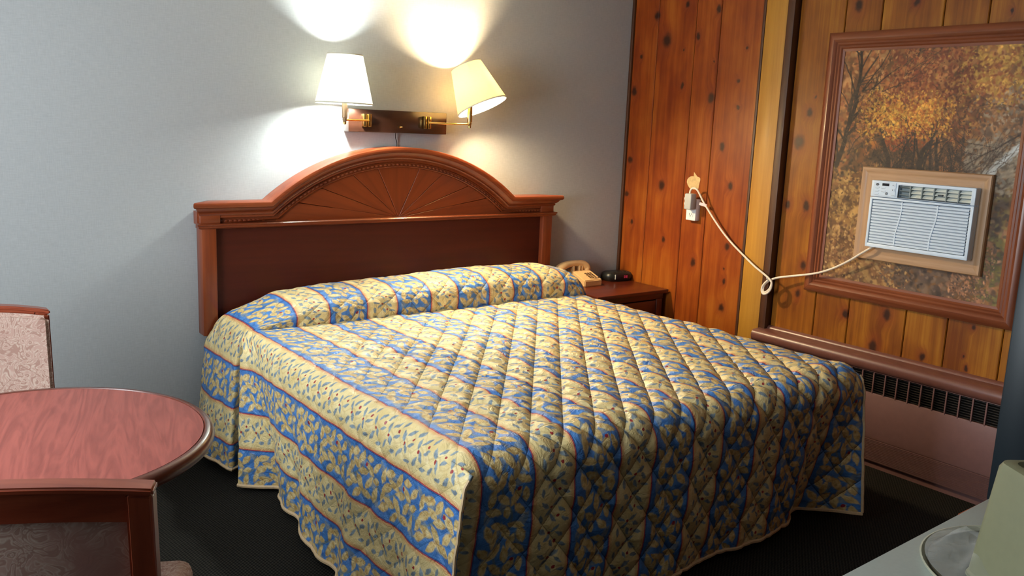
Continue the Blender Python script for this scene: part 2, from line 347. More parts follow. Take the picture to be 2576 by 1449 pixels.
def lathe(prof, n=32, c=(0,0,0), cap=False):
    b = bmesh.new(); rings = []
    for (r, z) in prof:
        if r < 1e-6: rings.append([b.verts.new((c[0], c[1], c[2]+z))])
        else: rings.append([b.verts.new((c[0]+r*math.cos(2*math.pi*i/n), c[1]+r*math.sin(2*math.pi*i/n), c[2]+z)) for i in range(n)])
    for A, B in zip(rings, rings[1:]):
        for i in range(n):
            j = (i+1) % n
            if len(A) == 1 and len(B) == 1: continue
            if len(A) == 1: b.faces.new((A[0], B[i], B[j]))
            elif len(B) == 1: b.faces.new((A[i], A[j], B[0]))
            else: b.faces.new((A[i], A[j], B[j], B[i]))
    bmesh.ops.recalc_face_normals(b, faces=list(b.faces)); return b
def tube(pts, r, n=10, closed=False, cap=True):
    pts = [Vector(p) for p in pts]; N = len(pts); b = bmesh.new(); rings = []; up = Vector((0.13, 0.21, .97)); prev = None
    for i, p in enumerate(pts):
        a = pts[(i-1) % N] if closed or i > 0 else p; c = pts[(i+1) % N] if closed or i < N-1 else p
        d = (c-a).normalized()
        if prev is None: s = d.cross(up); s = s if s.length > 1e-3 else d.cross(Vector((1,0,0)))
        else: s = prev - d*prev.dot(d)
        s.normalize(); prev = s; w = d.cross(s)
        rr = r[i] if isinstance(r, (list, tuple)) else r
        rings.append([b.verts.new(p + (s*math.cos(2*math.pi*k/n) + w*math.sin(2*math.pi*k/n))*rr) for k in range(n)])
    for i in range(N if closed else N-1):
        A, B = rings[i], rings[(i+1) % N]
        for k in range(n): b.faces.new((A[k], A[(k+1) % n], B[(k+1) % n], B[k]))
    if cap and not closed: b.faces.new(rings[0][::-1]); b.faces.new(rings[-1])
    bmesh.ops.recalc_face_normals(b, faces=list(b.faces)); return b
def spline(pts, n=10, closed=False):
    pts = [Vector(p) for p in pts]; out = []; N = len(pts)
    for i in range(N if closed else N-1):
        g = (lambda k: pts[k % N]) if closed else (lambda k: pts[max(0, min(N-1, k))])
        p0, p1, p2, p3 = g(i-1), g(i), g(i+1), g(i+2)
        for j in range(n):
            u = j/n; out.append(.5*((2*p1)+(p2-p0)*u+(2*p0-5*p1+4*p2-p3)*u*u+(3*p1-p0-3*p2+p3)*u**3))
    if not closed: out.append(pts[-1])
    return out
def sweep(path, prof, back=None, end_inset=True):
    """profile (n, d): n below the path, d forward (-y); path in XZ with mitred normals; back plane at y=back closes it"""
    N = len(path); b = bmesh.new(); rows = []; dmax = max(d for _, d in prof)
    P2 = [Vector((x, z)) for x, z in path]
    for i in range(N):
        t0 = (P2[i]-P2[i-1]).normalized() if i else (P2[1]-P2[0]).normalized()
        t1 = (P2[i+1]-P2[i]).normalized() if i < N-1 else t0
        nn = Vector((t0.y+t1.y, -(t0.x+t1.x))); nn.normalize(); k = 1/max(.3, nn.dot(Vector((t1.y, -t1.x))))
        row = []
        for (n, d) in prof:
            p = P2[i] + nn*n*k
            if end_inset and i == 0: p += t1*(dmax-d)
            if end_inset and i == N-1: p -= t0*(dmax-d)
            row.append(b.verts.new((p.x, -d, p.y)))
        bk0 = b.verts.new((row[-1].co.x, back or 0, row[-1].co.z)); bk1 = b.verts.new((row[0].co.x, back or 0, row[0].co.z))
        rows.append(row + [bk0, bk1])
    for A, B in zip(rows, rows[1:]):
        for k in range(len(A)): kk = (k+1) % len(A); b.faces.new((A[k], A[kk], B[kk], B[k]))
    b.faces.new(rows[0]); b.faces.new(rows[-1][::-1])
    bmesh.ops.recalc_face_normals(b, faces=list(b.faces)); return b
def struct(name, bm, mat, parent=None, smooth=40):
    o = obj(name, bm, mat, parent, smooth=smooth)
    if not parent: o['kind'] = 'structure'
    return o
def cyl(p0, p1, r, n=16): return tube([p0, p1], r, n)

# ---------------------------------------------------------------- room shell
struct('floor', box(XL-.1, W+.15, YF-.1, .1, -.08, 0), 'carpet')
struct('ceiling', box(XL-.1, W+.15, YF-.1, .1, ZC, ZC+.08), 'ceiling')
struct('wall_back', box(XL-.1, W+.15, 0, .1, 0, ZC), 'wallpaper')
struct('wall_front', box(XL-.1, W+.15, YF-.1, YF, 0, ZC), 'wallpaper')
y0, y1, z0, z1 = WIN
struct('wall_left', merge(box(XL-.1, XL, YF, y0, 0, ZC), box(XL-.1, XL, y1, 0, 0, ZC), box(XL-.1, XL, y0, y1, 0, z0), box(XL-.1, XL, y0, y1, z1, ZC)), 'wallpaper')
wn = struct('window_1', merge(box(XL-.08, XL+.02, y0-.06, y0, z0-.06, z1+.06, .004), box(XL-.08, XL+.02, y1, y1+.06, z0-.06, z1+.06, .004), box(XL-.08, XL+.02, y0, y1, z1, z1+.06, .004), box(XL-.08, XL+.04, y0-.06, y1+.06, z0-.05, z0, .004), box(XL-.06, XL-.03, (y0+y1)/2-.02, (y0+y1)/2+.02, z0, z1, .004)), 'white_plastic')
obj('pane', box(XL-.05, XL-.044, y0, y1, z0, z1), 'glass', wn)
struct('baseboard_back', box(XL, 1.5, -.014, 0, 0, .09, .004), 'cherryX')
struct('baseboard_left', box(XL, XL+.014, YF, -.014, 0, .09, .004), 'cherryY')
# right wall: backing plus one object per plank
wr = struct('wall_right', merge(box(W+.012, W+.15, YF, 0, 0, ZC), box(P+.012, W+.012, -1.06, 0, 0, ZC)), 'post')
def plank(x, y0, y1, mat, z0=0.0, z1=ZC, th=.014):
    g = .0016; b = bmesh.new(); d = .0035
    prof = [(y0+g, x+th), (y0+g, x+d), (y0+g+d, x), (y1-g-d, x), (y1-g, x+d), (y1-g, x+th)]
    A = [b.verts.new((xx, yy, z0)) for yy, xx in prof]; B = [b.verts.new((xx, yy, z1)) for yy, xx in prof]
    for i in range(6): j = (i+1) % 6; b.faces.new((A[i], A[j], B[j], B[i]))
    b.faces.new(A); b.faces.new(B[::-1]); bmesh.ops.recalc_face_normals(b, faces=list(b.faces))
    return obj('plank', b, mat, wr, smooth=0)
for a, c in zip([-.926, -.652, -.482, -.205], [-.652, -.482, -.205, -.018]): plank(P, a, c, 'pine_l')
ed = [-4.69, -4.45, -4.2, -3.98, -3.7, -3.5, -3.25, -2.98, -2.72, -2.46, -2.24, -2.008, -1.82, -1.538, -1.356, -1.108]
for a, c in zip(ed, ed[1:]): plank(W, a, c, 'pine_r')
obj('plank', box(P-.004, P+.02, -1.064, -.938, 0, ZC, .003), 'yellow', wr)
obj('patch', ([(P-.001, -.556+.045*math.cos(a)*(1+.18*math.sin(3*a+1)), 1.212+.045*math.sin(a)*(1+.2*math.cos(2*a))) if not 6 <= i <= 6 else (P-.001, -.55, 1.272) for i, a in enumerate([2*math.pi*k/22 for k in range(22)])] + [(P-.0035, -.556, 1.212)], [], [(i, (i+1) % 22, 22) for i in range(22)]), 'plaster', wr)
struct('trim_1', box(P-.012, P+.012, -.02, 0, 0, ZC, .005), 'post')
struct('trim_2', merge(box(P-.006, P+.03, -.937, -.921, 0, ZC, .003)), 'post')
struct('trim_3', box(P-.008, W+.012, -1.107, -1.066, 0, ZC, .004), 'post')

# ---------------------------------------------------------------- heater along the right wall
ht = thing('radiator_heater', 'long pink-beige baseboard heater with slotted grille below planked wall', 'heater', (W-.05, -2.3, 0))
HX = W-.09; HY0, HY1 = -3.6, -1.075
def extr_y(prof, ya, yb):
    b = bmesh.new(); A = [b.verts.new((x, ya, z)) for x, z in prof]; B = [b.verts.new((x, yb, z)) for x, z in prof]; n = len(prof)
    for i in range(n): j = (i+1) % n; b.faces.new((A[i], A[j], B[j], B[i]))
    b.faces.new(A); b.faces.new(B[::-1]); bmesh.ops.recalc_face_normals(b, faces=list(b.faces)); return b
capp = [(W, .448), (HX-.004, .448)] + [(HX-.004-.022*math.sin(a)+.008, .478-.03*math.cos(a)) for a in [R(20+k*20) for k in range(8)]] + [(HX+.03, .508), (W-.02, .51), (W, .51)]
obj('cap', extr_y(capp, HY0, HY1), 'heater_cap', ht)
obj('cap_moulding', extr_y([(W, .505), (W-.022, .505), (W-.02, .515), (W-.012, .522), (W, .524)], HY0, HY1), 'heater_cap', ht)
obj('front_panel', box(HX, HX+.012, HY0, HY1, .137, .35, .003), 'heater', ht)
obj('grille_back', box(HX+.05, HX+.055, HY0, HY1, .35, .45), 'fin', ht)
for yy in [-1.698+.0557*k for k in range(10, -33, -1)]:
    if HY0 < yy < HY1: obj('grille_bar', box(HX-.001, HX+.006, yy-.0032, yy+.0032, .345, .455, .001, 1), 'heater', ht)
for k in range(9): obj('fin', box(HX+.008, HX+.03, HY0, HY1, .353+k*.0108, .3555+k*.0108), 'fin', ht, smooth=0)
obj('end_panel', box(HX, W, HY1-.012, HY1, .03, .455, .003), 'heater', ht)
for k in range(14): obj('lower_slat', extr_y([(HX-.001, .034+k*.0073), (HX-.003, .034+k*.0073+.0052), (HX+.004, .034+k*.0073+.0064), (HX+.01, .034+k*.0073)], HY0, HY1), 'heater', ht)
obj('lower_back', box(HX+.012, HX+.02, HY0, HY1, .0, .14), 'heater', ht)

# ---------------------------------------------------------------- headboard
hb = thing('headboard', 'wide cherry wood headboard with arched cornice and carved sunburst fan', 'headboard', (0, 0, .53))
BY = -.003
for s in (-1, 1):
    obj('post', box(min(s*.902, s*.965), max(s*.902, s*.965), -.075, BY, .53, 1.0, .004), 'cherryZ', hb)
    obj('post_block', box(min(s*.885, s*.97), max(s*.885, s*.97), -.077, BY, 1.018, 1.06, .003), 'cherryX', hb)
obj('panel', box(-.905, .905, -.045, BY, .53, 1.0), 'panel', hb)
obj('rail', sweep([(-.988, 1.02), (.988, 1.02)], [(0, .07), (.001, .088), (.005, .092), (.009, .089), (.012, .084), (.016, .086), (.02, .082), (.024, .072)], BY), 'cherryX', hb)
# arched cornice
CX, AZ, h = .672, 1.112, .246
RR = (CX*CX+h*h)/(2*h); cz = AZ+h-RR; am = math.asin(CX/RR)
arch = [(RR*math.sin(a), cz+RR*math.cos(a)) for a in np.linspace(-am, am, 49)]
cprof = [(0, .02), (0, .108), (.003, .113), (.012, .115), (.021, .113), (.024, .108), (.026, .100), (.036, .093), (.044, .084), (.046, .079), (.052, .082), (.057, .079), (.059, .072), (.068, .074), (.071, .066)]
obj('cornice', sweep([(-1.01, AZ)]+arch+[(1.01, AZ)], cprof, BY), 'cherryX', hb)
RI = RR-.071
# carved bead strip under the cornice
obj('bead_strip', sweep([(-.885, AZ-.071)]+[(RI*math.sin(a), cz+RI*math.cos(a)) for a in np.linspace(-am-.005, am+.005, 49)]+[(.885, AZ-.071)], [(0, .062), (.004, .066), (.006, .058), (.02, .058), (.022, .066), (.026, .062)], BY, False), 'cherryX', hb)
bb = bmesh.new()
def bead(x, z, ang):
    g = bmesh.ops.create_icosphere(bb, subdivisions=1, radius=.0075)['verts']
    bmesh.ops.transform(bb, matrix=Matrix.Translation((x, -.059, z)) @ Matrix.Rotation(ang, 4, 'Y') @ Matrix.Diagonal((1.3, .7, .85, 1)), verts=g)
for s in (-1, 1):
    for k in range(10): bead(s*(.69+k*.0205), AZ-.084, 0)
rb = RI-.013
for a in np.linspace(-am+.02, am-.02, 58): bead(rb*math.sin(a), cz+rb*math.cos(a), a)
for f in bb.faces: f.smooth = True
tag(obj('carved_beads', bb, 'cherryX', hb), kind='stuff')
obj('frieze', box(-.975, .975, -.05, BY, 1.015, 1.07), 'cherryX', hb)
# sunburst fan: one veneer wedge per segment, radial grain
RF = RI-.026; fz = 1.016
angs = [-90, -81, -70, -50, -26, 26, 50, 70, 81, 90]
def hit(a):   # distance from fan centre (0,fz) to arch at angle a from vertical
    dx, dz = math.sin(a), math.cos(a); b_ = dz*(fz-cz); c_ = (fz-cz)**2-RF*RF; return -b_+math.sqrt(max(0, b_*b_-c_))
for a0, a1 in zip(angs, angs[1:]):
    mid = R((a0+a1)/2); b = bmesh.new(); pts = [(0, .004)]
    for a in np.linspace(R(a0)+.0022, R(a1)-.0022, 9):
        d = hit(a); pts.append((d*math.sin(a-mid), d*math.cos(a-mid)))
    F_ = [b.verts.new((x, -.052, z)) for x, z in pts]; f = b.faces.new(F_)
    rg = bmesh.ops.extrude_face_region(b, geom=[f]); vs = [v for v in rg['geom'] if isinstance(v, bmesh.types.BMVert)]
    bmesh.ops.translate(b, verts=vs, vec=(0, .02, 0)); bmesh.ops.recalc_face_normals(b, faces=list(b.faces))
    fr = [e for e in b.edges if all(v.co.y < -.05 for v in e.verts)]; bmesh.ops.bevel(b, geom=fr, offset=.0018, segments=1, affect='EDGES')
    o = obj('fan_segment', b, 'fan', hb, local=True, smooth=0); o.location = (0, 0, fz-.53); o.rotation_euler = (0, mid, 0)
_tp = [(x, z) for x, z in [(RF*1.01*math.sin(a), cz+RF*1.01*math.cos(a)) for a in np.linspace(-am*1.02, am*1.02, 40)] if z > 1.016]
b = bmesh.new(); A = [b.verts.new((x, -.036, z)) for x, z in [(_tp[0][0], 1.016)]+_tp+[(_tp[-1][0], 1.016)]]; b.faces.new(A)
obj('fan_backing', b, 'panel', hb)

# ---------------------------------------------------------------- bed and bedspread
bed = thing('bed', 'king bed mattress and box spring hidden under floral striped bedspread', 'bed', (0, -1.05, 0))
obj('mattress', box(-.92, .92, -1.98, -.08, .34, .585, .05, 4), 'mattress', bed)
obj('box_spring', box(-.88, .88, -1.94, -.08, .14, .34, .03, 3), 'mattress', bed)
for x in (-.7, .7):
    for y in (-1.75, -.3): obj('leg', cyl((x, y, 0), (x, y, .15), .025), 'metal_leg', bed)

ZT, SA, SR, TB, TR = .622, .865, .085, 1.955, .085
QD = .096
def fnoise(x, y, seed=0, octs=3):
    r = np.random.default_rng(seed); o = np.zeros_like(x)
    for k in range(octs):
        for _ in range(3):
            a = r.uniform(0, 2*np.pi); f = (2**k)*r.uniform(.8, 1.3); ph = r.uniform(0, 2*np.pi)
            o += np.sin((x*np.cos(a)+y*np.sin(a))*f*6.28+ph)/(2**k)/3
    return o
def puff(s, t):
    a = np.abs(np.sin(np.pi*(.772*s+.636*t+.03)/QD)); b = np.abs(np.sin(np.pi*(.772*s-.636*t+.02)/QD))
    k = (a*b)**.42
    return k + .25*np.sqrt(np.minimum(a, b))
def arcs(v, flat, rad):
    """arclength v -> (horizontal, drop)"""
    a = np.clip((v-flat)/rad, 0, np.pi/2)
    return np.minimum(v, flat)+rad*np.sin(a), rad*(1-np.cos(a))+np.maximum(0, v-flat-rad*np.pi/2)
S_EDGE = SA+SR*np.pi/2; T_EDGE = TB+TR*np.pi/2
def cover_base(s, t, side):
    x, ds = arcs(np.abs(s), SA, SR); sg = np.sign(s)
    yy, dt = arcs(t, TB, TR)
    if side:                         # side drops run straight on at the foot corner
        yy2 = np.minimum(t, 2.06); k = np.clip((np.abs(s)-.93)/.06, 0, 1)
        yy = yy2; dt = np.clip((t-TB)/.2, 0, 1)**2*.03
    if not side:
        kf = np.clip((t-TB)/.16, 0, 1)**1.5; x = x*(1-kf)+np.abs(s)*kf; ds = ds*(1-kf)
    yy = yy + .185*np.clip(1-(t-.36)/.45, 0, 1)*np.clip(ds/.05, 0, 1)*(t < 1)
    z = ZT - ds - dt
    # sag and unevenness of the top
    z = z + .006*fnoise(s*.7, t*.7, 3)*(ds < .05)
    # side lean
    dsv = np.maximum(0, np.abs(s)-S_EDGE)
    lean = np.interp(t, [.36, .40, .46, .56, .8, 1.3, 2.1], [-.015, .0, .03, .07, .04, -.03, -.06])
    x = x + np.where(sg < 0, .030, 0)*np.exp(-((t-.36)/.06)**2)*np.clip(ds/.06, 0, 1)
    x = x - np.where(sg < 0, lean, .0)*(dsv/.5) + .012*np.sin(t*17+1)*dsv/.5 + .008*np.sin(t*31)*dsv/.5
    # foot drop folds
    dtv = np.maximum(0, t-T_EDGE) if not side else np.zeros_like(t)
    fold = np.interp(s, [-1.0, -.9, -.8, -.6, -.35, -.1, .15, .4, .6, .69, .76, .84, .93], [.10, .06, .02, -.02, .02, -.015, .02, -.01, .02, .07, .08, .0, -.10])
    yy = yy - (dtv/.5)**1.15*(.045 + fold) - .004*np.sin(s*38)*np.minimum(1, dtv/.15)
    return np.stack([sg*x, -yy, z], -1)
def disp(Pt, s, t, amp):
    # numeric normals
    ds = np.gradient(Pt, axis=0); dt = np.gradient(Pt, axis=1); n = np.cross(dt, ds); n /= np.maximum(1e-9, np.linalg.norm(n, axis=-1, keepdims=True))
    return n, amp
def grid_mesh(Pt, S, T):
    ns, nt = S.shape; idx = np.arange(ns*nt).reshape(ns, nt)
    q = np.stack([idx[:-1, :-1], idx[:-1, 1:], idx[1:, 1:], idx[1:, :-1]], -1).reshape(-1, 4)
    return Pt.reshape(-1, 3), q, np.stack([S.ravel(), T.ravel()], -1)
def np_mesh(name, V, Q, UV, mat, parent):
    me = bpy.data.meshes.new(name); me.vertices.add(len(V)); me.vertices.foreach_set('co', V.astype(np.float32).ravel())
    me.loops.add(Q.size); me.loops.foreach_set('vertex_index', Q.astype(np.int32).ravel())
    me.polygons.add(len(Q)); me.polygons.foreach_set('loop_start', np.arange(0, Q.size, Q.shape[1], dtype=np.int32))
    me.update(calc_edges=True)
    if UV is not None:
        l = me.uv_layers.new(name='cloth'); l.data.foreach_set('uv', UV[Q.ravel()].astype(np.float32).ravel())
    me.polygons.foreach_set('use_smooth', [True]*len(Q)); me.validate(); me.update()
    o = bpy.data.objects.new(name, me); COL.objects.link(o); me.materials.append(M[mat] if isinstance(mat, str) else mat)
    if parent:
        o.parent = parent; off = Vector((0,0,0)); p = parent
        while p: off += p.location; p = p.parent
        me.transform(Matrix.Translation(-off))
    return o
bs = thing('bedspread', 'quilted blue and cream floral striped bedspread draped over the bed', 'bedspread', (0, -1.05, .03))
SC_ = .93; DV = .0068
HEM = .028
def build_cover():
    sT = np.arange(-SC_, SC_+1e-6, 2*SC_/round(2*SC_/DV)); t0 = .36
    tA = np.linspace(t0, TB, int((TB-t0)/DV)); tB = np.linspace(TB, T_EDGE+.50, int((T_EDGE+.50-TB)/DV))[1:]
    parts = []; hems = []
    def patch(sv, tv, side, weld=None):
        S, T = np.meshgrid(sv, tv, indexing='ij'); Pt = cover_base(S, T, side)
        n, _ = disp(Pt, S, T, 0); zup = n[len(sv)//2, 0, 2]
        return S, T, Pt, n
    # full mesh for t<=TB (sides + top)
    L = S_EDGE + (ZT-SR-HEM)
    sl = np.linspace(-L, -SC_, int((L-SC_)/DV)); sall = np.concatenate([sl[:-1], sT, -sl[::-1][1:]])
    S1, T1, P1, n1 = patch(sall, tA, False)
    ex = sT[1]-sT[0]; sT2 = np.concatenate([sT[0]-ex*np.arange(2, 0, -1), sT])
    S2, T2, P2, n2 = patch(sT2, np.concatenate([tA[-1:], tB]), False)
    te = np.linspace(TB, 2.06, int((2.06-TB)/DV))
    S3, T3, P3, n3 = patch(sl, te, True); S4, T4, P4, n4 = patch(-sl[::-1], np.linspace(TB, 1.99, 6), True)
    out = []
    for (S, T, Pt, n) in ((S1, T1, P1, n1), (S2, T2, P2, n2), (S3, T3, P3, n3), (S4, T4, P4, n4)):
        if n[n.shape[0]//2, 0, 2] < 0 and S is not S3 and S is not S4: n = -n
        if S is S3: n = n if n[0, 0, 0] < 0 else -n
        if S is S4: n = n if n[-1, 0, 0] > 0 else -n
        _, ds = arcs(np.abs(S), SA, SR); drop = np.maximum(0, ds)
        amp = .0115*np.interp(S, [-.92, -.8, -.55, .7, .9], [.3, .5, 1, 1, .55])*np.interp(T, [.4, .7, 1.3], [.5, .7, 1]) + .003*fnoise(S*1.3, T*1.3, 9)
        amp = np.where(T < .5, amp*(.35+.65*np.clip((T-.38)/.12, 0, 1)), amp)
        if S is S2: amp = amp*(1-.30*np.clip((T-TB)/.2, 0, 1))
        w = puff(S, T)*amp + .0016*fnoise(S*9, T*9, 5) + .0012*fnoise(S*17, T*4, 8)
        Pt = Pt + n*w[..., None]
        out.append((S, T, Pt))
    Vs = []; Qs = []; UVs = []; off = 0
    for (S, T, Pt) in out:
        V, Q, UV = grid_mesh(Pt, S, T); Vs.append(V); Qs.append(Q+off); UVs.append(UV); off += len(V)
    return np.concatenate(Vs), np.concatenate(Qs), np.concatenate(UVs), out
V, Q, UV, grids = build_cover()
o = np_mesh('cover', V, Q, UV, 'quilt', bs)
bm_ = bmesh.new(); bm_.from_mesh(o.data); bmesh.ops.remove_doubles(bm_, verts=list(bm_.verts), dist=.0004); bmesh.ops.recalc_face_normals(bm_, faces=list(bm_.faces)); bm_.to_mesh(o.data); bm_.free()
sd = o.modifiers.new('thickness', 'SOLIDIFY'); sd.thickness = .008; sd.offset = -1
# pillow section of the spread
def build_pillow():
    L0, L1 = -1.46, 1.44; sv = np.arange(L0, L1, .0075); vv = np.linspace(0, 1, 84)
    S, Vv = np.meshgrid(sv, vv, indexing='ij')
    H = np.interp(S, [-1.1, -.98, -.90, -.82, -.70, -.5, -.1, .35, .72, .86, .95, 1.05], [.0, .005, .03, .06, .095, .118, .130, .150, .145, .115, .06, 0])
    x, ds = arcs(np.abs(S), .835, .13); sg = np.sign(S)
    th = np.pi - (np.pi+R(38))*Vv; cs, sn = np.cos(th), np.sin(th)
    flat = np.clip(H/.10, 0, 1)
    yv = .262 + .185*np.sign(cs)*np.abs(cs)**.85*(.9+.1*flat)
    zc = .34*H; zz = zc + np.where(sn > 0, (H-zc)*np.abs(sn)**.8, -(zc+.05)*np.abs(sn)/math.sin(R(38)))
    z = ZT-.012 + zz*flat - ds + .014*(1-np.clip(ds/.05, 0, 1))
    z = z + .004*fnoise(S*1.2, Vv*.6, 21)
    edge = np.clip(ds/.1, 0, 1); dsv = np.maximum(0, ds-.1)
    yv = yv*(1-edge) + edge*(.082+.57*np.minimum(Vv, .645)-.12*np.clip((Vv-.66)/.30, 0, 1))
    x = x + np.where(sg < 0, np.interp(Vv, [0, .3, .6, .78, 1], [.03, .05, .03, .01, -.02])*np.clip(dsv/.30, 0, 1.2) + .02*np.sin(Vv*9)*dsv, .0)
    x = x - np.where(sg < 0, .12, 0)*np.clip((Vv-.645)/.25, 0, 1)*np.clip((ds-.015)/.06, 0, 1)
    T = -.22 + .64*Vv
    Pt = np.stack([sg*x, -yv, z], -1); n, _ = disp(Pt, S, T, 0)
    mid = n[len(sv)//2, 40]; n = n if mid[2] > 0 else -n
    w = puff(S*1.0, T)*.0035 + .0022*fnoise(S*8, T*8, 15)
    Pt = Pt + n*w[..., None]; Pt[..., 2] = np.maximum(Pt[..., 2], .02+.02*np.sin(Vv*7))
    return Pt, S, T
Pp, Sp, Tp = build_pillow(); V, Q, UV = grid_mesh(Pp, Sp, Tp)
o = np_mesh('pillow_cover', V, Q, UV, 'quilt', bs)
sd = o.modifiers.new('thickness', 'SOLIDIFY'); sd.thickness = .006; sd.offset = -1
def hem(pts, r=.0075): obj('hem_binding', tube(pts[::3], r, 6), 'hem', bs)
G1, G2, G3, G4 = [g[2] for g in grids]
hem([Vector(p) for p in np.concatenate([G1[0], G3[0][1:]])]); hem([Vector(p) for p in np.concatenate([G1[-1], G4[-1][1:]])])
hem([Vector(p) for p in G2[:, -1]]); hem([Vector(p) for p in Pp[0]]); hem([Vector(p) for p in G2[-1, 10:]], .006); hem([Vector(p) for p in G3[:, -1]], .005)

# ---------------------------------------------------------------- double swing arm wall lamp
wl = thing('wall_lamp', 'double swing-arm brass wall lamp with two lit shades above headboard', 'lamp', (0, 0, 1.476))
obj('back_plate', box(-.272, .268, -.05, 0, 1.423, 1.529, .004), 'lamp_wood', wl)
sw_ = obj('switch', merge(cyl((-.002, -.05, 1.452), (-.002, -.058, 1.452), .006), cyl((-.002, -.056, 1.452), (.006, -.068, 1.453), .0028)), 'brass', wl)
obj('cord', tube(spline([(-.004, -.02, 1.425), (.0, -.012, 1.40), (.01, -.008, 1.375), (.012, -.006, 1.33)], 6), .0022, 6), 'black', wl)
obj('cord', tube(spline([(.0, -.02, 1.425), (.006, -.012, 1.40), (.013, -.008, 1.375), (.016, -.006, 1.33)], 6), .0016, 6), 'grey_plastic', wl)
def arm_unit(xb, xs, ys, zs, shade, bulbm, tilt, col, watt, sleeve):
    br = obj('bracket', merge(box(xb-.020, xb-.003, -.075, -.05, 1.448, 1.508, .003), box(xb+.001, xb+.018, -.08, -.05, 1.448, 1.508, .003)), 'brass', wl)
    pts = [(xb, -.08, 1.478), (xb+(xs-xb)*.5, (-.08+ys)/2, 1.477), (xs, ys, zs)]
    obj('arm', tube(spline(pts, 8), .0048, 10), 'brass', wl)
    so = obj('socket', lathe([(0, -.018), (.006, -.018), (.008, -.006), (.010, 0), (.010, .008), (.0125, .010), (.0125, .085), (.008, .09), (.006, .12), (0, .12)], 20, (xs, ys, zs)), sleeve, wl)
    obj('finial', lathe([(0, -.022), (.007, -.02), (.008, -.010), (.005, -.004), (0, -.004)], 16, (xs, ys, zs)), 'brass', so)
    T0 = Matrix.Translation((xs, ys, zs+.070)); T = T0 @ Matrix.Translation((0, 0, .15)) @ tilt @ Matrix.Translation((0, 0, -.15))
    r0, r1, hh = .128, .078, .215
    b = lathe([(r0, 0), (r1, hh), (r1-.0016, hh), (r0-.0016, 0), (r0, 0)], 48); xf(b, T); sh = obj('lamp_shade', b, shade, wl)
    for tp in ([(r0+.001, -.001), (r0, .005), (r0-.003, .005), (r0-.003, -.001), (r0+.001, -.001)], [(r1+.001, hh-.004), (r1+.001, hh+.001), (r1-.003, hh+.001), (r1-.003, hh-.004), (r1+.001, hh-.004)]):
        obj('shade_trim', xf(lathe(tp, 48), T), 'shade_trim', sh)
    b = lathe([(0, .158), (.012, .156), (.021, .148), (.023, .138), (.023, .075), (.017, .066), (.013, .060), (.013, .03), (0, .03)], 20); xf(b, T0); bu = obj('bulb', b, bulbm, wl)
    b = merge(*[tube([Vector((0, 0, .02)), Vector((r1*math.cos(a)*.5, r1*math.sin(a)*.5, .1)), Vector((r1*math.cos(a), r1*math.sin(a), hh-.01))], .0012, 6) for a in (0, 2.09, 4.19)]); xf(b, T); obj('shade_spider', b, 'brass', sh)
    return bu
TL = Matrix.Rotation(R(1), 4, 'Y')
arm_unit(-.185, -.344, -.155, 1.477, 'shade_l', 'bulb_l', TL, LAMP_L_C, LAMP_L_W, 'brown_metal')
# right shade leans back and to the left
rv = Vector((.797, -.602, .04)); fv = Vector((.609, .793, 0))
ax = (Vector((0, 0, 1)) * .9 - rv*.40 + fv*.14).normalized()
TRt = Vector((0, 0, 1)).rotation_difference(ax).to_matrix().to_4x4()
arm_unit(.142, .331, -.160, 1.48, 'shade_r', 'bulb_r', TRt, LAMP_R_C, LAMP_R_W, 'brass')

# ---------------------------------------------------------------- nightstand, telephone, clock
ns = thing('nightstand', 'dark cherry nightstand in the corner between bed and planked wall', 'nightstand', (1.27, -.22, 0))
obj('top', box(1.0, 1.545, -.445, -.02, .578, .6, .004), 'dcherryX', ns)
obj('apron', box(1.02, 1.525, -.425, -.03, .545, .578, .003), 'dcherryX', ns)
obj('body', merge(box(1.03, 1.05, -.415, -.03, 0, .545), box(1.495, 1.515, -.415, -.03, 0, .545), box(1.05, 1.495, -.05, -.03, 0, .545), box(1.05, 1.495, -.415, -.05, .06, .08)), 'dcherryZ', ns)
for x in (1.03, 1.475): obj('stile', box(x, x+.045, -.425, -.405, 0, .545, .003), 'dcherryZ', ns)
dr = obj('drawer', box(1.078, 1.472, -.422, -.40, .40, .538, .004), 'dcherryX', ns); obj('knob', lathe([(0, .02), (.012, .016), (.012, .01), (.005, .004), (.005, 0)], 14).copy() if False else xf(lathe([(0, .02), (.012, .016), (.012, .01), (.005, .004), (.005, 0)], 14), Matrix.Translation((1.275, -.422, .47)) @ Matrix.Rotation(R(90), 4, 'X')), 'brass', dr)
dr = obj('door', box(1.078, 1.472, -.422, -.40, .09, .394, .004), 'dcherryX', ns); obj('knob', xf(lathe([(0, .02), (.012, .016), (.012, .01), (.005, .004), (.005, 0)], 14), Matrix.Translation((1.44, -.422, .3)) @ Matrix.Rotation(R(90), 4, 'X')), 'brass', dr)

ph = thing('telephone', 'beige push-button desk telephone on nightstand beside the pillow', 'telephone', (1.19, -.19, .6))
def prism_x(prof, x0, x1, bev=.004):
    b = bmesh.new(); A = [b.verts.new((x0, y, z)) for y, z in prof]; B = [b.verts.new((x1, y, z)) for y, z in prof]; n = len(prof)
    for i in range(n): j = (i+1) % n; b.faces.new((A[i], A[j], B[j], B[i]))
    b.faces.new(A); b.faces.new(B[::-1]); bmesh.ops.recalc_face_normals(b, faces=list(b.faces))
    if bev: bmesh.ops.bevel(b, geom=list(b.edges), offset=bev, segments=2, affect='EDGES')
    return b
obj('body', prism_x([(0, 0), (0, .036), (.10, .072), (.165, .078), (.178, 0)], -.058, .072), 'phone', ph, True)
sl = math.atan2(.036, .10)
kp = Matrix.Translation((.02, .012, .0415)) @ Matrix.Rotation(sl, 4, 'X')
obj('key_panel', xf(box(-.032, .032, 0, .07, 0, .002, .0008, 1), kp), 'phone', ph, True)
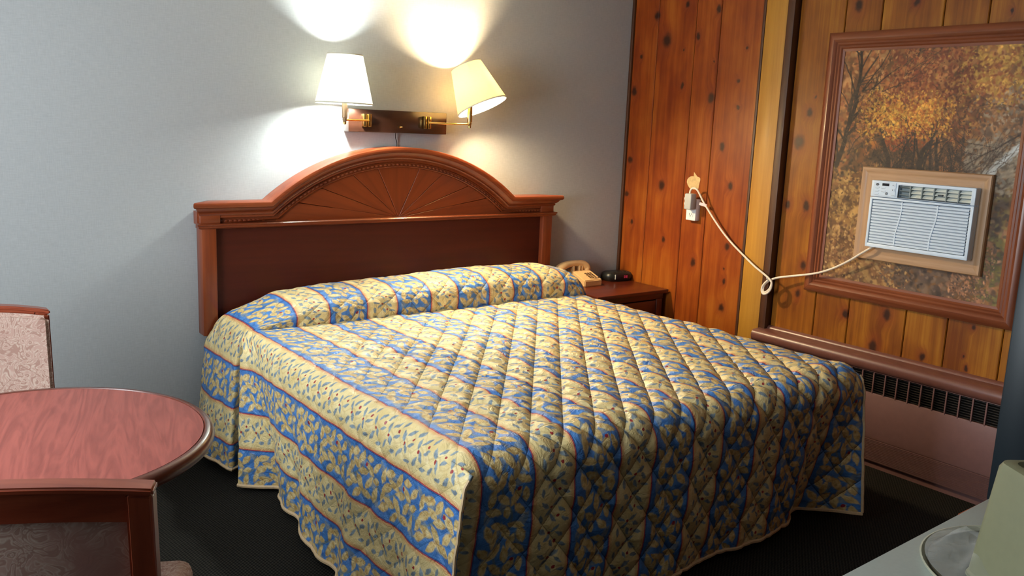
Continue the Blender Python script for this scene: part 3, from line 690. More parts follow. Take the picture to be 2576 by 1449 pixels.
for i in range(3):
    for j in range(4): obj('key', xf(box(-.026+i*.019, -.026+i*.019+.013, .005+j*.016, .005+j*.016+.010, .001, .0055, .0012, 1), kp), 'phone_key', ph, True)
obj('indicator', xf(box(.036, .044, .004, .014, 0, .003, .0008, 1), kp), 'phone_key', ph, True)
for x in (-.045, .0, .02, .06): obj('cradle_prong', box(x-.006, x+.006, .112, .15, .07, .105, .004), 'phone', ph, True)
hs = []
hp = spline([(-.150, .13, .060), (-.140, .13, .088), (-.10, .13, .108), (-.04, .13, .116), (.02, .13, .112), (.055, .13, .094), (.062, .13, .074)], 6)
hr = [(.030, .028, .021, .018, .018, .021, .027, .027)[min(7, int(i/len(hp)*7.9))] for i in range(len(hp))]
hr = list(np.convolve(np.pad(hr, 4, 'edge'), np.ones(9)/9, 'valid'))
hnd = obj('handset', tube(hp, hr, 16), 'phone', ph, True)
obj('mouthpiece', lathe([(0, -.006), (.03, -.006), (.032, 0), (.030, .014), (.024, .03), (0, .03)], 20, (-.152, .13, .045)), 'phone', hnd, True)
obj('coiled_cord', tube([(-.155+.02*k/60+.006*math.cos(k*1.5), .11-.12*k/60*.3, .012+.006*math.sin(k*1.5)) for k in range(60)], .0022, 6), 'phone', ph, True)

ck = thing('alarm_clock', 'small black digital alarm clock on nightstand beside telephone', 'clock', (1.475, -.085, .6), R(-6))
b = bmesh.new(); n = 24
prof = [(.075, 0), (.085, .012), (.088, .028), (.082, .044), (.07, .052), (0, .054)]
rings = []
for (a_, z) in prof:
    rings.append([b.verts.new((1.12*a_*math.copysign(abs(math.cos(q))**.6, math.cos(q)), .66*a_*math.copysign(abs(math.sin(q))**.7, math.sin(q)), z)) for q in [2*math.pi*k/n for k in range(n)]] if a_ else [b.verts.new((0, 0, z))])
for A, B in zip(rings, rings[1:]):
    for i in range(n):
        j = (i+1) % n
        if len(B) == 1: b.faces.new((A[i], A[j], B[0]))
        else: b.faces.new((A[i], A[j], B[j], B[i]))
b.faces.new(rings[0][::-1]); bmesh.ops.recalc_face_normals(b, faces=list(b.faces))
obj('body', b, 'black', ck, True)
obj('display', box(-.045, .055, -.0605, -.05, .014, .042, .002), 'black_gloss', ck, True)
obj('trim_bar', box(-.052, -.048, -.0605, -.052, .014, .042, .001), 'grey_plastic', ck, True)
def seg7(ch, x, y, z, hgt, parent):
    segs = {'0': 'abcdef', '8': 'abcdefg', '2': 'abged', '1': 'bc'}[ch]; w = hgt*.5; th = hgt*.13; b = None
    R_ = {'a': (0, w, hgt-th, hgt), 'g': (0, w, hgt/2-th/2, hgt/2+th/2), 'd': (0, w, 0, th), 'f': (0, th, hgt/2, hgt), 'e': (0, th, 0, hgt/2), 'b': (w-th, w, hgt/2, hgt), 'c': (w-th, w, 0, hgt/2)}
    for c in segs:
        q = R_[c]; bb_ = box(x+q[0], x+q[1], y-.001, y, z+q[2], z+q[3]); b = bb_ if b is None else merge(b, bb_)
    obj('digit', b, 'digit', parent, True, 0)
seg7('0', .012, -.0606, .020, .016, ck); seg7('8', .027, -.0606, .020, .016, ck)
for k in range(4): obj('button', box(-.04+k*.024, -.024+k*.024, -.03, -.018, .05, .0555, .0015), 'black', ck, True)

# ---------------------------------------------------------------- outlet, power cord, plug
ou = thing('wall_outlet', 'white surface-mounted outlet box on orange planked wall', 'outlet', (P, -.575, 1.07))
OX = 1.526
obj('box', box(OX, P, -.614, -.546, 1.010, 1.127, .003), 'white_plastic', ou)
for z in (1.043, 1.094):
    rc = obj('receptacle', box(OX-.002, OX+.002, -.597, -.563, z-.014, z+.014, .0018), 'white_plastic', ou)
    for yy in (-.587, -.573): obj('slot', box(OX-.0026, OX-.0015, yy-.0012, yy+.0012, z-.004, z+.007), 'black', rc, smooth=0)
    obj('slot', xf(lathe([(0, .0006), (.003, .0006), (.003, 0)], 10), Matrix.Translation((OX-.0022, -.58, z-.009)) @ Matrix.Rotation(R(-90), 4, 'Y')), 'black', rc, smooth=0)
pc = thing('power_cord', 'cream power cord with grey plug looped from outlet to air conditioner', 'power cord', (P-.03, -1.1, .8))
obj('plug', box(1.476, OX-.004, -.617, -.570, 1.072, 1.158, .006, 3), 'grey_plastic', pc)
obj('plug_flange', merge(box(1.490, 1.516, -.572, -.562, 1.080, 1.150, .003), box(1.487, 1.519, -.566, -.560, 1.095, 1.108, .002), box(1.487, 1.519, -.566, -.560, 1.122, 1.135, .002)), 'white_plastic', pc)
CXx = 1.530
cpts = [(1.495, -.590, 1.155), (1.497, -.592, 1.176), (1.50, -.607, 1.188), (1.505, -.634, 1.178), (1.520, -.672, 1.115), (1.530, -.735, 1.04), (1.535, -.80, .975), (1.538, -.865, .922), (1.538, -.945, .870), (1.532, -1.03, .822), (1.528, -1.10, .79)]
loop = [(1.523, -1.135, .772), (1.52, -1.15, .755), (1.518, -1.148, .725), (1.518, -1.13, .702), (1.520, -1.108, .694), (1.524, -1.092, .704), (1.528, -1.09, .728), (1.53, -1.105, .752)]
loop2 = [(1.532, -1.13, .772), (1.528, -1.143, .757), (1.524, -1.139, .728), (1.524, -1.122, .709), (1.526, -1.104, .702), (1.531, -1.094, .715), (1.535, -1.097, .738), (1.537, -1.12, .762)]
tail = [(1.54, -1.16, .783), (1.548, -1.22, .800), (1.556, -1.30, .820), (1.556, -1.38, .843), (1.552, -1.46, .878), (1.545, -1.54, .925), (1.540, -1.60, .968), (1.545, -1.645, 1.002), (1.56, -1.66, 1.015)]
obj('cord', tube(spline(cpts+loop+loop2+tail, 7), .0052, 8), 'cord', pc)
obj('tie', tube([Vector((1.53+.012*math.cos(a), -1.122+.012*math.sin(a)*.8, .772+.010*math.sin(a))) for a in [2*math.pi*k/14 for k in range(14)]], .0025, 6, True), 'grey_plastic', pc)
obj('tag', xf(box(-.001, .001, -.0, .042, -.008, .008, .0005, 1), Matrix.Translation((1.522, -.690, 1.10)) @ Matrix.Rotation(R(14), 4, 'X') @ Matrix.Rotation(R(20), 4, 'Z')), 'tag', pc)

# ---------------------------------------------------------------- framed mural
FY0, FY1, FZ0, FZ1 = -1.294, -2.285, .745, 1.967; FWD = .085
mu = thing('framed_picture', 'large wood-framed autumn forest picture on planked wall around the air conditioner', 'picture', (W, -1.79, .745))
fprof = [(0, 0), (0, .016), (.006, .022), (.018, .027), (.032, .028), (.042, .022), (.046, .017), (.054, .019), (.060, .014), (.068, .016), (.074, .010), (FWD, .008), (FWD, 0)]
def frame_rail(a, b, inn, mat, prof, fw, parent, x=W, name='frame_rail'):
    """a,b: (y,z) outer corners; inn: inward dir; mitred ends"""
    a = Vector(a); b = Vector(b); d = (b-a).normalized(); inn = Vector(inn); bm = bmesh.new(); A = []; B = []
    for (n, t_) in prof:
        p = a+inn*n+d*n; q = b+inn*n-d*n; A.append(bm.verts.new((x-t_, p.x, p.y))); B.append(bm.verts.new((x-t_, q.x, q.y)))
    k = len(prof)
    for i in range(k): j = (i+1) % k; bm.faces.new((A[i], A[j], B[j], B[i]))
    bm.faces.new(A); bm.faces.new(B[::-1]); bmesh.ops.recalc_face_normals(bm, faces=list(bm.faces)); return obj(name, bm, mat, parent, smooth=30)
frame_rail((FY0, FZ0), (FY0, FZ1), (-1, 0), 'frameZ', fprof, FWD, mu); frame_rail((FY1, FZ0), (FY1, FZ1), (1, 0), 'frameZ', fprof, FWD, mu)
frame_rail((FY0, FZ1), (FY1, FZ1), (0, -1), 'frameY', fprof, FWD, mu); frame_rail((FY0, FZ0), (FY1, FZ0), (0, 1), 'frameY', fprof, FWD, mu)
# the print itself: a colour attribute painted in code on a fine flat grid
NU, NV = 330, 400
def paint():
    u = np.linspace(0, 1, NU)[None, :]; v = np.linspace(0, 1, NV)[:, None]; uu = np.repeat(u, NV, 0); vv = np.repeat(v, NU, 1)
    img = np.zeros((NV, NU, 3)); 
    def pal(u_, v_):
        if v_ < .20:
            if u_ > .70: c = [(168,124,50),(184,138,58),(150,96,42),(128,70,36)]
            elif u_ > .28: c = [(134,72,38),(120,60,34),(150,86,44),(104,54,34),(160,104,56)]
            else: c = [(160,102,54),(174,124,72),(140,80,42),(120,76,44)]
        elif v_ < .37:
            if u_ > .80: c = [(124,84,52),(150,104,64),(96,74,56),(140,120,96)]
            elif u_ > .62: c = [(132,76,40),(110,64,40),(156,104,52),(90,62,42)]
            elif u_ > .16: c = [(190,126,44),(204,146,52),(170,98,38),(150,80,36),(196,150,60)]
            else: c = [(150,90,46),(122,70,42),(168,110,60),(100,66,42)]
        elif v_ < .53:
            if u_ > .78: c = [(104,92,78),(140,128,112),(84,72,58),(128,92,66)]
            else: c = [(84,60,40),(110,76,46),(60,46,34),(142,88,48),(70,56,44)]
        elif v_ < .74:
            c = [(136,98,50),(156,116,60),(104,72,42),(84,58,38),(174,134,72)] if u_ < .6 else [(84,66,52),(108,82,58),(124,104,58),(72,56,46)]
        else:
            if u_ < .45: c = [(150,112,62),(170,132,80),(118,80,48),(92,62,42)]
            elif u_ < .74: c = [(72,58,52),(90,72,60),(60,48,44),(104,82,66)]
            elif u_ < .93: c = [(158,104,72),(176,122,86),(110,78,58),(84,66,54)]
            else: c = [(116,102,52),(92,84,50),(76,66,50)]
        return c
    gx = fnoise(uu*3, vv*3, 31, 5)[..., None]
    img[:] = np.array((110, 74, 42))*(1+.25*gx)
    X_, Y_ = np.meshgrid(np.arange(NU), np.arange(NV))
    def splat(cx, cy, rx, ry, ang, col, al=.9):
        R_ = int(max(rx, ry))+2; x0, x1, y0_, y1_ = max(0, int(cx)-R_), min(NU, int(cx)+R_+1), max(0, int(cy)-R_), min(NV, int(cy)+R_+1)
        if x0 >= x1 or y0_ >= y1_: return
        xs = X_[y0_:y1_, x0:x1]-cx; ys = Y_[y0_:y1_, x0:x1]-cy; c_, s_ = math.cos(ang), math.sin(ang)
        d = ((xs*c_+ys*s_)/rx)**2+((-xs*s_+ys*c_)/ry)**2; a = np.clip(1.3-d, 0, 1)[..., None]*al
        img[y0_:y1_, x0:x1] = img[y0_:y1_, x0:x1]*(1-a)+np.array(col)*a
    def leaves(n, rmin, rmax, box_=(0, 1, 0, 1), cols=None, al=.85):
        for _ in range(n):
            a, b = rng.uniform(box_[0], box_[1]), rng.uniform(box_[2], box_[3]); c = cols or pal(a+rng.normal()*.05, b+rng.normal()*.035)
            col = np.array(c[rng.integers(len(c))])*rng.uniform(.78, 1.15); r = rng.uniform(rmin, rmax)
            splat(a*NU, b*NV, r*rng.uniform(.6, 1.4), r*.6, rng.uniform(0, 3.14), col, al)
    def branch(x, y, ang, ln, w, depth, col):
        n = max(3, int(ln/1.5)); 
        for i in range(n):
            x += math.cos(ang)*ln/n; y += math.sin(ang)*ln/n; ang += rng.normal()*.05; ww = w*(1-.5*i/n); splat(x, y, max(.7, ww), max(.7, ww), 0, np.array(col)*rng.uniform(.8, 1.2), .9)
            if depth and rng.random() < .09: branch(x, y, ang+rng.choice([-1, 1])*rng.uniform(.3, .8), ln*.5, ww*.5, depth-1, col)
    leaves(1500, 5, 12, al=.8); leaves(2600, 2.5, 6)
    dk = (52, 42, 34)
    for bx, w in ((.36, 5.5), (.42, 2.5), (.50, 3), (.54, 5.5), (.58, 3), (.62, 3.5), (.67, 2)): pass
    for k in range(26): branch(rng.uniform(.2, .85)*NU, rng.uniform(.50, .60)*NV, -math.pi/2+rng.normal()*.35, rng.uniform(.1, .2)*NV, 1.0, 1, (60, 48, 40))
    branch(.02*NU, .50*NV, -1.25, .5*NV, 5, 1, (46, 36, 28)); branch(.08*NU, .36*NV, -.95, .36*NV, 2.2, 2, (60, 46, 34)); branch(.06*NU, .26*NV, -1.3, .26*NV, 3, 1, (60, 46, 34))
    branch(.08*NU, .45*NV, -.9, .3*NV, 1.3, 2, (64, 48, 38))
    # grey misty slope with a pale streak at the right
    for _ in range(420): splat(rng.uniform(.74, 1.0)*NU, rng.uniform(.36, .56)*NV, rng.uniform(2, 6), rng.uniform(1.5, 3), rng.uniform(-.9, -.2), np.array((150, 134, 112))*rng.uniform(.65, 1.1), .6)
    for _ in range(220):
        q = rng.random(); splat((1.02-.24*q)*NU+rng.normal()*3, (.36+.20*q)*NV+rng.normal()*3, 5, 1.8, -.85, np.array((186, 190, 190))*rng.uniform(.8, 1.05), .55)
    for k in range(8): branch(rng.uniform(.75, .9)*NU, rng.uniform(.45, .56)*NV, rng.uniform(-1.2, -.5), .16*NV, 1.1, 1, (74, 60, 50))
    branch(1.0*NU, .33*NV, 2.6, .35*NU, 1.6, 1, (56, 44, 36)); branch(.98*NU, .24*NV, 3.4, .3*NU, 1.2, 1, (66, 50, 40))
    leaves(1500, 1.5, 3.8, (.12, .66, .17, .36), None, .9); leaves(700, 1.5, 4, (.66, 1, 0, .32), None, .9); leaves(500, 1.5, 3.5, (.28, .7, .0, .2), None, .85)
    leaves(900, 1.5, 3.4, (0, .55, .50, 1.0), None, .85); leaves(500, 1.2, 3, (.74, .96, .76, 1.0), None, .85); leaves(250, 1.5, 3.5, (.3, .55, .32, .42), [(150, 76, 36), (130, 62, 34)], .85)
    for k in range(18): branch(rng.uniform(.05, .3)*NU, rng.uniform(.36, .5)*NV, rng.uniform(-2.6, -.5), .05*NV, .8, 1, (70, 54, 44))
    for bx, w in ((.34, 5.5), (.40, 2.5), (.47, 3), (.52, 6), (.57, 3), (.61, 4), (.68, 2.2)): branch(bx*NU, .54*NV, -math.pi/2+rng.normal()*.07, rng.uniform(.15, .22)*NV, w, 2, dk)
    for k in range(16): branch(rng.uniform(.28, .72)*NU, .53*NV, -math.pi/2+rng.normal()*.2, .13*NV, 1.1, 1, dk)
    leaves(420, 1.5, 3.6, (.22, .66, .22, .37), None, .9)
    img = img*1.10; g = img.mean(-1, keepdims=True); img = img*.90+g*.10+4
    return np.clip(img*(1+.10*gx), 6, 250)
img = paint()
c = img/255; lin = np.where(c <= .04045, c/12.92, ((c+.055)/1.055)**2.4)
iy0, iy1, iz0, iz1 = FY0-FWD+.004, FY1+FWD-.004, FZ0+FWD-.004, FZ1-FWD+.004
YY = np.linspace(iy0, iy1, NU)[None, :].repeat(NV, 0); ZZ = np.linspace(iz1, iz0, NV)[:, None].repeat(NU, 1)
Vm = np.stack([np.full_like(YY, W-.004), YY, ZZ], -1); idx = np.arange(NU*NV).reshape(NV, NU)
Qm = np.stack([idx[:-1, :-1], idx[1:, :-1], idx[1:, 1:], idx[:-1, 1:]], -1).reshape(-1, 4)
t = NT('autumn_print'); at = t.n('ShaderNodeVertexColor'); at.layer_name = 'print'; t.base(at.outputs[0]); t.set(Roughness=.5, Specular_IOR_Level=.3); t.bump(t.noise(t.coord(), 300, 2), .04, .001); M['print'] = t.m
o = np_mesh('print', Vm.reshape(-1, 3), Qm, None, 'print', mu)
ca = o.data.color_attributes.new('print', 'FLOAT_COLOR', 'POINT'); ca.data.foreach_set('color', np.concatenate([lin.reshape(-1, 3), np.ones((NU*NV, 1))], 1).astype(np.float32).ravel())

# ---------------------------------------------------------------- through-wall air conditioner and its oak surround
AY0, AY1, AZ0, AZ1 = -1.544, -2.125, .944, 1.365
sr = thing('oak_surround', 'pale oak frame around the air conditioner', 'frame', (W, -1.83, .944))
op = [(0, 0), (0, .020), (.004, .026), (.012, .027), (.024, .022), (.034, .023), (.070, .022), (.074, .019), (.074, 0)]
frame_rail((AY0, AZ0), (AY0, AZ1), (-1, 0), 'oakZ', op, .07, sr, W-.005); frame_rail((AY1, AZ0), (AY1, AZ1), (1, 0), 'oakZ', op, .07, sr, W-.005)
frame_rail((AY0, AZ1), (AY1, AZ1), (0, -1), 'oakY', op, .07, sr, W-.005); frame_rail((AY0, AZ0), (AY1, AZ0), (0, 1), 'oakY', op, .07, sr, W-.005)
ac = thing('air_conditioner', 'white through-wall air conditioner with louvered grille and control panel', 'air conditioner', (W, -1.85, 1.0))
FXX = W-.070; BY0, BY1, BZ0, BZ1 = -1.622, -2.085, 1.008, 1.308
# body shell: hollow front
def acbox(ya, yb, za, zb, xa, xb, mat, name, bev=.0015, parent=None): return obj(name, box(xa, xb, min(ya, yb), max(ya, yb), min(za, zb), max(za, zb), bev, 1), mat, parent or ac)
acbox(BY0, BY1, BZ0, BZ1, FXX+.030, W-.006, 'ac', 'body', .004)
ZS = 1.236                                            # split between top section and grille
fr = merge(box(FXX, FXX+.035, BY0-.012, BY0, BZ0, ZS-.002, .003), box(FXX, FXX+.035, BY1, BY1+.014, BZ0, ZS-.002, .003), box(FXX+.0005, FXX+.0345, BY1+.010, BY0-.008, BZ0+.0005, BZ0+.018, .002), box(FXX+.0005, FXX+.0345, BY1+.010, BY0-.008, ZS-.012, ZS-.0025, .002))
obj('grille_frame', fr, 'ac', ac)
acbox(BY0-.006, BY1+.007, BZ0+.01, ZS-.006, FXX+.016, FXX+.031, 'ac_dark', 'grille_recess', 0)
gy0, gy1, gz0, gz1 = BY0-.013, BY1+.015, BZ0+.020, ZS-.014
def div(frac_top, frac_bot, z):
    k = (gz1-z)/(gz1-gz0); s = .5-.5*math.cos(math.pi*min(1, max(0, (k-.15)/.7))); return gy0+(gy1-gy0)*(frac_top+(frac_bot-frac_top)*s)
NR = 15; pitch = (gz1-gz0)/NR
for r_ in range(NR):
    zc = gz1-pitch*(r_+.5); e = [gy0, div(.325, .285, zc), div(.69, .645, zc), gy1]
    for ya, yb in zip(e, e[1:]):
        b = bmesh.new(); pr_ = [(FXX+.002, zc-pitch*.47), (FXX+.001, zc+pitch*.16), (FXX+.011, zc+pitch*.46), (FXX+.013, zc+pitch*.36)]
        A = [b.verts.new((x, ya-.003, z)) for x, z in pr_]; B = [b.verts.new((x, yb+.003, z)) for x, z in pr_]
        for i in range(4): j = (i+1) % 4; b.faces.new((A[i], A[j], B[j], B[i]))
        b.faces.new(A); b.faces.new(B[::-1]); bmesh.ops.recalc_face_normals(b, faces=list(b.faces)); obj('louver', b, 'ac', ac, smooth=0)
for ft, fb in ((.325, .285), (.69, .645)):
    b = bmesh.new(); prev = None
    for z in np.linspace(gz0, gz1, 18):
        y = div(ft, fb, z); row = [b.verts.new((x, yy, z)) for x, yy in ((FXX+.0, y-.0028), (FXX+.0, y+.0028), (FXX+.016, y+.0028), (FXX+.016, y-.0028))]
        if prev:
            for i in range(4): j = (i+1) % 4; b.faces.new((prev[i], prev[j], row[j], row[i]))
        prev = row
    bmesh.ops.recalc_face_normals(b, faces=list(b.faces)); obj('grille_divider', b, 'ac', ac)
# top section: control panel + outlet opening
vy0, vy1, vz0, vz1 = BY0-.128, BY1+.018, ZS+.006, BZ1-.014
top = merge(box(FXX+.001, FXX+.035, vy0, BY0, ZS, BZ1, .003), box(FXX+.001, FXX+.035, BY1, vy1, ZS, BZ1, .003), box(FXX+.0015, FXX+.0345, vy1-.004, vy0+.004, vz1, BZ1-.0005, .002), box(FXX+.0015, FXX+.0345, vy1-.004, vy0+.004, ZS+.0005, vz0, .002))
obj('top_housing', top, 'ac', ac)
acbox(vy0, vy1, vz0, vz1, FXX+.0285, FXX+.031, 'ac_vane', 'vent_recess', 0)
acbox(vy0-.002, vy0+.0, vz0, vz1, FXX+.0, FXX+.006, 'ac_dark', 'vent_rim', 0); acbox(vy0, vy1, vz0-.003, vz0, FXX, FXX+.006, 'ac_dark', 'vent_rim', 0)
nv = 6; vw = (vy1-vy0)/nv
for i in range(1, nv): acbox(vy0+vw*i-.0025, vy0+vw*i+.0025, vz0, vz1, FXX+.004, FXX+.027, 'ac_vane', 'vent_vane', .0008)
for i in range(nv):
    for j in range(3):
        zz = vz0+(vz1-vz0)*(j+.5)/3; b = box(-.009, .009, min(vy0+vw*i, vy0+vw*(i+1))+.003, max(vy0+vw*i, vy0+vw*(i+1))-.003, -.001, .001)
        xf(b, Matrix.Translation((FXX+.016, 0, zz)) @ Matrix.Rotation(R(-38 if i else 20), 4, 'Y')); obj('vent_louver', b, 'ac_clear' if i else 'ac_vane', ac, smooth=0)
acbox(vy0+vw*3.35, vy0+vw*3.75, vz0+.020, vz0+.026, FXX+.002, FXX+.012, 'ac_dark', 'louver_tab', .001)
cp0, cp1 = BY0-.010, BY0-.118
cpn = acbox(cp0, cp1, ZS+.005, BZ1-.006, FXX-.0012, FXX+.003, 'ac', 'control_panel', .001)
def cpart(f0, f1, g0, g1, mat, name, d=.0012): acbox(cp0+(cp1-cp0)*f0, cp0+(cp1-cp0)*f1, ZS+.005+(BZ1-ZS-.011)*g0, ZS+.005+(BZ1-ZS-.011)*g1, FXX-.0012-d, FXX, mat, name, .0004, cpn)
cpart(.40, .70, .74, .93, 'black_gloss', 'display')
b = lathe([(0, .0015), (.0068, .0013), (.0072, 0)], 20); xf(b, Matrix.Translation((FXX-.0012, cp0+(cp1-cp0)*.185, ZS+.005+(BZ1-ZS-.011)*.82)) @ Matrix.Rotation(R(-90), 4, 'Y') @ Matrix.Diagonal((.75, 1.1, 1, 1))); obj('badge', b, 'badge', cpn)
cpart(.13, .24, .81, .835, 'white_plastic', 'badge_mark', .0018)
for g in (.86, .50):
    cpart(.80, .95, g-.10, g+.06, 'ac', 'arrow_button', .0016)
    sgn = 1 if g > .6 else -1; yc = cp0+(cp1-cp0)*.875; zc = ZS+.005+(BZ1-ZS-.011)*(g-.02)
    b = bmesh.new(); b.faces.new([b.verts.new((FXX-.0030, yc+dy, zc+dz*sgn)) for dy, dz in ((-.0026, -.0022), (.0026, -.0022), (0, .0028))]); obj('arrow', b, 'badge', cpn, smooth=0)
b = lathe([(0, .003), (.004, .003), (.006, .002), (.0066, 0)], 20); xf(b, Matrix.Translation((FXX-.0012, cp0+(cp1-cp0)*.62, ZS+.005+(BZ1-ZS-.011)*.2)) @ Matrix.Rotation(R(-90), 4, 'Y')); obj('power_button', b, 'mark', cpn)
for (f0, g) in ((.08, .6), (.36, .6), (.08, .36), (.36, .36), (.08, .14), (.80, .16)):
    cpart(f0, f0+.2, g-.05, g+.05, 'ac', 'button', .0014); cpart(f0+.02, f0+.17, g-.075, g-.06, 'mark', 'button_mark', .0004)

# ---------------------------------------------------------------- round table
TC, TRAD, TZ = (-1.866, -1.615), .408, .732
tb = thing('round_table', 'round rosy laminate table with wood edge in front of the chairs', 'table', (TC[0], TC[1], 0))
obj('tabletop', lathe([(0, TZ), (TRAD-.026, TZ), (TRAD-.026, TZ-.02), (0, TZ-.02)], 96, (TC[0], TC[1], 0)), 'laminate', tb)
obj('edge_band', lathe([(TRAD-.0245, TZ-.002), (TRAD-.022, TZ+.0015), (TRAD-.012, TZ+.001), (TRAD-.004, TZ-.005), (TRAD, TZ-.015), (TRAD-.003, TZ-.026), (TRAD-.012, TZ-.034), (TRAD-.03, TZ-.036), (TRAD-.03, TZ-.006), (TRAD-.0245, TZ-.002)], 96, (TC[0], TC[1], 0)), 'dcherryX', tb)
obj('column', lathe([(0, TZ-.02), (.09, TZ-.021), (.06, TZ-.06), (.035, TZ-.10), (.035, .22), (.05, .12), (.05, .05), (0, .05)], 24, (TC[0], TC[1], 0)), 'dcherryZ', tb)
for k in range(4):
    a = k*math.pi/2+1.25; d = Vector((math.cos(a), math.sin(a), 0)); c0 = Vector((*TC, 0))
    obj('foot', tube(spline([c0+d*.03+Vector((0,0,.12)), c0+d*.14+Vector((0,0,.07)), c0+d*.28+Vector((0,0,.026))], 5), [.03]*6+[.026]*5, 10), 'dcherryX', tb)

# ---------------------------------------------------------------- side chairs (front is local +y)
def curved(x0, x1, z0, z1, yf, yb, nx=14, bev=.004, sag=.03, hw=.25, rec=.10, z_ref=.45, dome=0, both=False):
    """slab that follows the curved, reclined back"""
    b = bmesh.new(); rows = []
    for i in range(nx+1):
        x = x0+(x1-x0)*i/nx; c = sag*(x/hw)**2; row = []
        for (y, z) in ((yf, z0), (yf, z1), (yb, z1), (yb, z0)):
            zz = z + (dome*(1-(x/hw)**2) if z == z1 or both else 0); row.append(b.verts.new((x, y+c-rec*(zz-z_ref), zz)))
        rows.append(row)
    for A, B in zip(rows, rows[1:]):
        for k in range(4): j = (k+1) % 4; b.faces.new((A[k], A[j], B[j], B[k]))
    b.faces.new(rows[0]); b.faces.new(rows[-1][::-1]); bmesh.ops.recalc_face_normals(b, faces=list(b.faces))
    if bev:
        es = [e for e in b.edges if len(e.link_faces) == 2 and e.calc_face_angle(0) > .8]; bmesh.ops.bevel(b, geom=es, offset=bev, segments=3, affect='EDGES')
    return b
def make_chair(label, loc, rz):
    c = thing('side_chair', label, 'chair', (*loc, 0), rz, None)
    hw = .25; yb = -.21; zt = .850; dm = .026
    obj('top_cap', curved(-hw-.002, hw+.002, zt-.014, zt, yb+.014, yb-.032, 18, .004, dome=dm, both=True), 'chairX', c, True)
    obj('top_rail', curved(-hw+.041, hw-.041, zt-.070, zt-.013, yb+.010, yb-.018, 18, .0, dome=dm, both=True), 'chairX', c, True)
    for s in (-1, 1):
        x0, x1 = sorted((s*(hw-.042), s*hw))
        obj('leg', curved(x0, x1, .0, .44, yb+.012, yb-.028, 3, .006, rec=-.12), 'chairZ', c, True)
        obj('stile', curved(x0, x1, .43, zt-.013, yb+.012, yb-.030, 3, .005, dome=dm), 'chairZ', c, True)
        obj('leg', box(s*.21-.02, s*.21+.02, .19, .23, 0, .40, .005), 'chairZ', c, True)
        obj('side_rail', box(s*.225-.014, s*.225+.014, yb, .2, .35, .41, .004), 'chairY', c, True)
    obj('back_pad', curved(-hw+.006, hw-.006, .46, zt-.018, yb+.040, yb+.011, 18, .012, dome=dm), 'damask', c, True)
    obj('back_panel', curved(-hw+.04, hw-.04, .46, zt-.06, yb+.008, yb-.010, 14, 0, dome=dm), 'damask', c, True)
    obj('lower_rail', curved(-hw+.03, hw-.03, .44, .49, yb+.01, yb-.026, 12, .004), 'chairX', c, True)
    obj('front_rail', box(-.21, .21, .198, .222, .35, .41, .004), 'chairX', c, True)
    obj('seat', box(-.245, .245, -.19, .24, .40, .475, .03, 4), 'damask', c, True)
    return c
make_chair('pale damask upholstered chair behind the round table against the wall', (-1.92, -.97), R(180))
make_chair('wood-framed chair seen from behind in front of the round table', (-1.90, -1.988), R(-25))

# ---------------------------------------------------------------- desk, bucket, tray, tv stand, tv
dk = thing('desk', 'pale grey laminate desk top with ice bucket at right foreground', 'desk', (-.415, -3.041, 0), R(1.6))
obj('desktop', box(-.62, .32, -.62, 0, .722, .75, .003), 'desk', dk, True)
for x in (-.58, .28): obj('leg_panel', box(x-.012, x+.012, -.58, -.04, 0, .722, .002), 'dcherryZ', dk, True)
obj('back_panel', box(-.568, .268, -.56, -.545, .25, .722, .002), 'dcherryX', dk, True)
tvs = thing('tv_stand', 'low reddish brown wooden stand just beyond the grey desk', 'stand', (.5, -3.15, 0))
obj('top', box(-.06, 1.15, -3.42, -2.885, .58, .602, .004), 'cherryX', tvs)
obj('body', box(-.03, 1.12, -3.40, -2.91, .05, .58, .003), 'dcherryX', tvs)
for x in (-.02, .56):
    d_ = obj('door', box(x+.01, x+.56, -2.912, -2.898, .08, .56, .004), 'dcherryX', tvs); obj('knob', cyl((x+.3, -2.898, .35), (x+.3, -2.88, .35), .012), 'brass', d_)
obj('plinth', box(-.01, 1.10, -3.38, -2.93, 0, .05), 'dcherryX', tvs)
tv = thing('television', 'large dark television at right edge on the brown stand', 'television', (.45, -3.1, .602))
bz = box(.085, .86, -2.965, -2.885, .603, 1.26, .005, 2); obj('bezel', bz, 'tv', tv)
b = bmesh.new(); A = [b.verts.new(p) for p in ((.10, -2.96, .625), (.845, -2.96, .625), (.845, -2.96, 1.25), (.10, -2.96, 1.25))]; B = [b.verts.new(p) for p in ((.22, -3.36, .68), (.72, -3.36, .68), (.72, -3.36, 1.12), (.22, -3.36, 1.12))]
for i in range(4): j = (i+1) % 4; b.faces.new((A[i], A[j], B[j], B[i]))
b.faces.new(A[::-1]); b.faces.new(B); bmesh.ops.recalc_face_normals(b, faces=list(b.faces)); bmesh.ops.bevel(b, geom=list(b.edges), offset=.015, segments=2, affect='EDGES'); obj('casing', b, 'tv', tv)
obj('screen', box(.14, .805, -2.889, -2.883, .70, 1.21, .004), 'black_gloss', tv)
obj('base', box(.2, .74, -3.3, -2.93, .602, .625, .005), 'tv', tv)

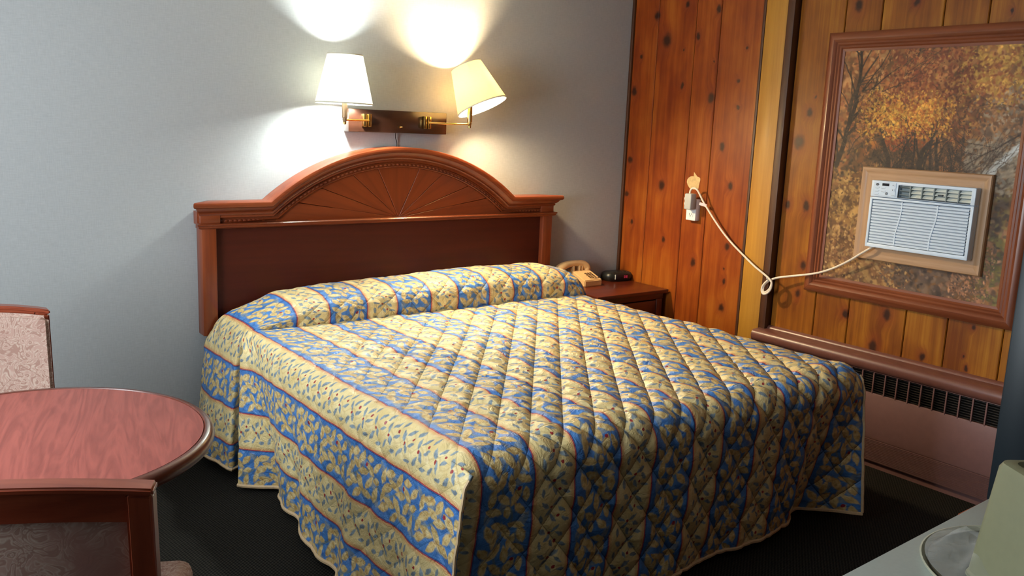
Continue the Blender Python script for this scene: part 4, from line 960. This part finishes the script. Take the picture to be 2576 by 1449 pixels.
TK = (-.566, -3.262)
BK = (-.637, -3.292)
bk = thing('ice_bucket', 'sage beige plastic ice bucket upside down on the tray', 'ice bucket', (BK[0], BK[1], .762), R(-33))
def frustum(a0, a1, z0, z1, r0, r1, n=6):
    b = bmesh.new(); rings = []
    for (a, z, r) in ((a0, z0, r0), (a0*.985+a1*.015, z0+.004, r0), (a1*1.0, z1-.012, r1), (a1-.004, z1-.003, r1), (a1-.012, z1, r1), (a1-.02, z1, r1*.8), (a1-.022, z1-.008, r1*.8)):
        ring = []
        for (sx_, sy_, q0) in ((1, 1, 0), (-1, 1, 90), (-1, -1, 180), (1, -1, 270)):
            for k in range(n+1):
                q = R(q0+90*k/n); ring.append(b.verts.new((sx_*(a-r)+r*math.cos(q), sy_*(a-r)+r*math.sin(q), z)))
        rings.append(ring)
    N = len(rings[0])
    for A, B in zip(rings, rings[1:]):
        for i in range(N): j = (i+1) % N; b.faces.new((A[i], A[j], B[j], B[i]))
    b.faces.new(rings[-1]); b.faces.new(rings[0][::-1]); bmesh.ops.recalc_face_normals(b, faces=list(b.faces)); return b
obj('body', frustum(.091, .072, 0, .212, .03, .022), 'bucket', bk, True)
obj('lip', frustum(.094, .0935, 0, .014, .032, .031), 'bucket', bk, True)
tray = thing('plastic_tray', 'round cream plastic tray under the ice bucket on desk', 'tray', (TK[0], TK[1], .75))
obj('rim', lathe([(.180, .0), (.188, .010), (.192, .013), (.195, .012), (.192, .007), (.184, 0), (.180, 0)], 64), 'tray_rim', tray, True)
obj('bottom', lathe([(0, .006), (.16, .006), (.181, .0075), (.181, .001), (0, .0)], 64), 'tray_floor', tray, True)
fl = thing('plastic_liner', 'crumpled clear plastic bag around the ice bucket on tray', 'plastic bag', (TK[0], TK[1], .763))
b = bmesh.new(); rows = []
for i in range(15):
    row = []
    for k in range(49):
        a = R(72+k*2.5); f = i/14; env = math.sin(math.pi*k/48)**.5; rr = .187-.075*f+.012*math.sin(a*9+f*4)*f+.006*math.sin(a*17)*f; zt_ = .004+.05*f*env*(1+.12*math.sin(a*4+1))
        row.append(b.verts.new((rr*math.cos(a), rr*math.sin(a), zt_)))
    rows.append(row)
for A, B in zip(rows, rows[1:]):
    for k in range(48): b.faces.new((A[k], A[k+1], B[k+1], B[k]))
obj('film', b, 'film', fl, True, 0); fl.children[0].data.polygons.foreach_set('use_smooth', [True]*len(fl.children[0].data.polygons))
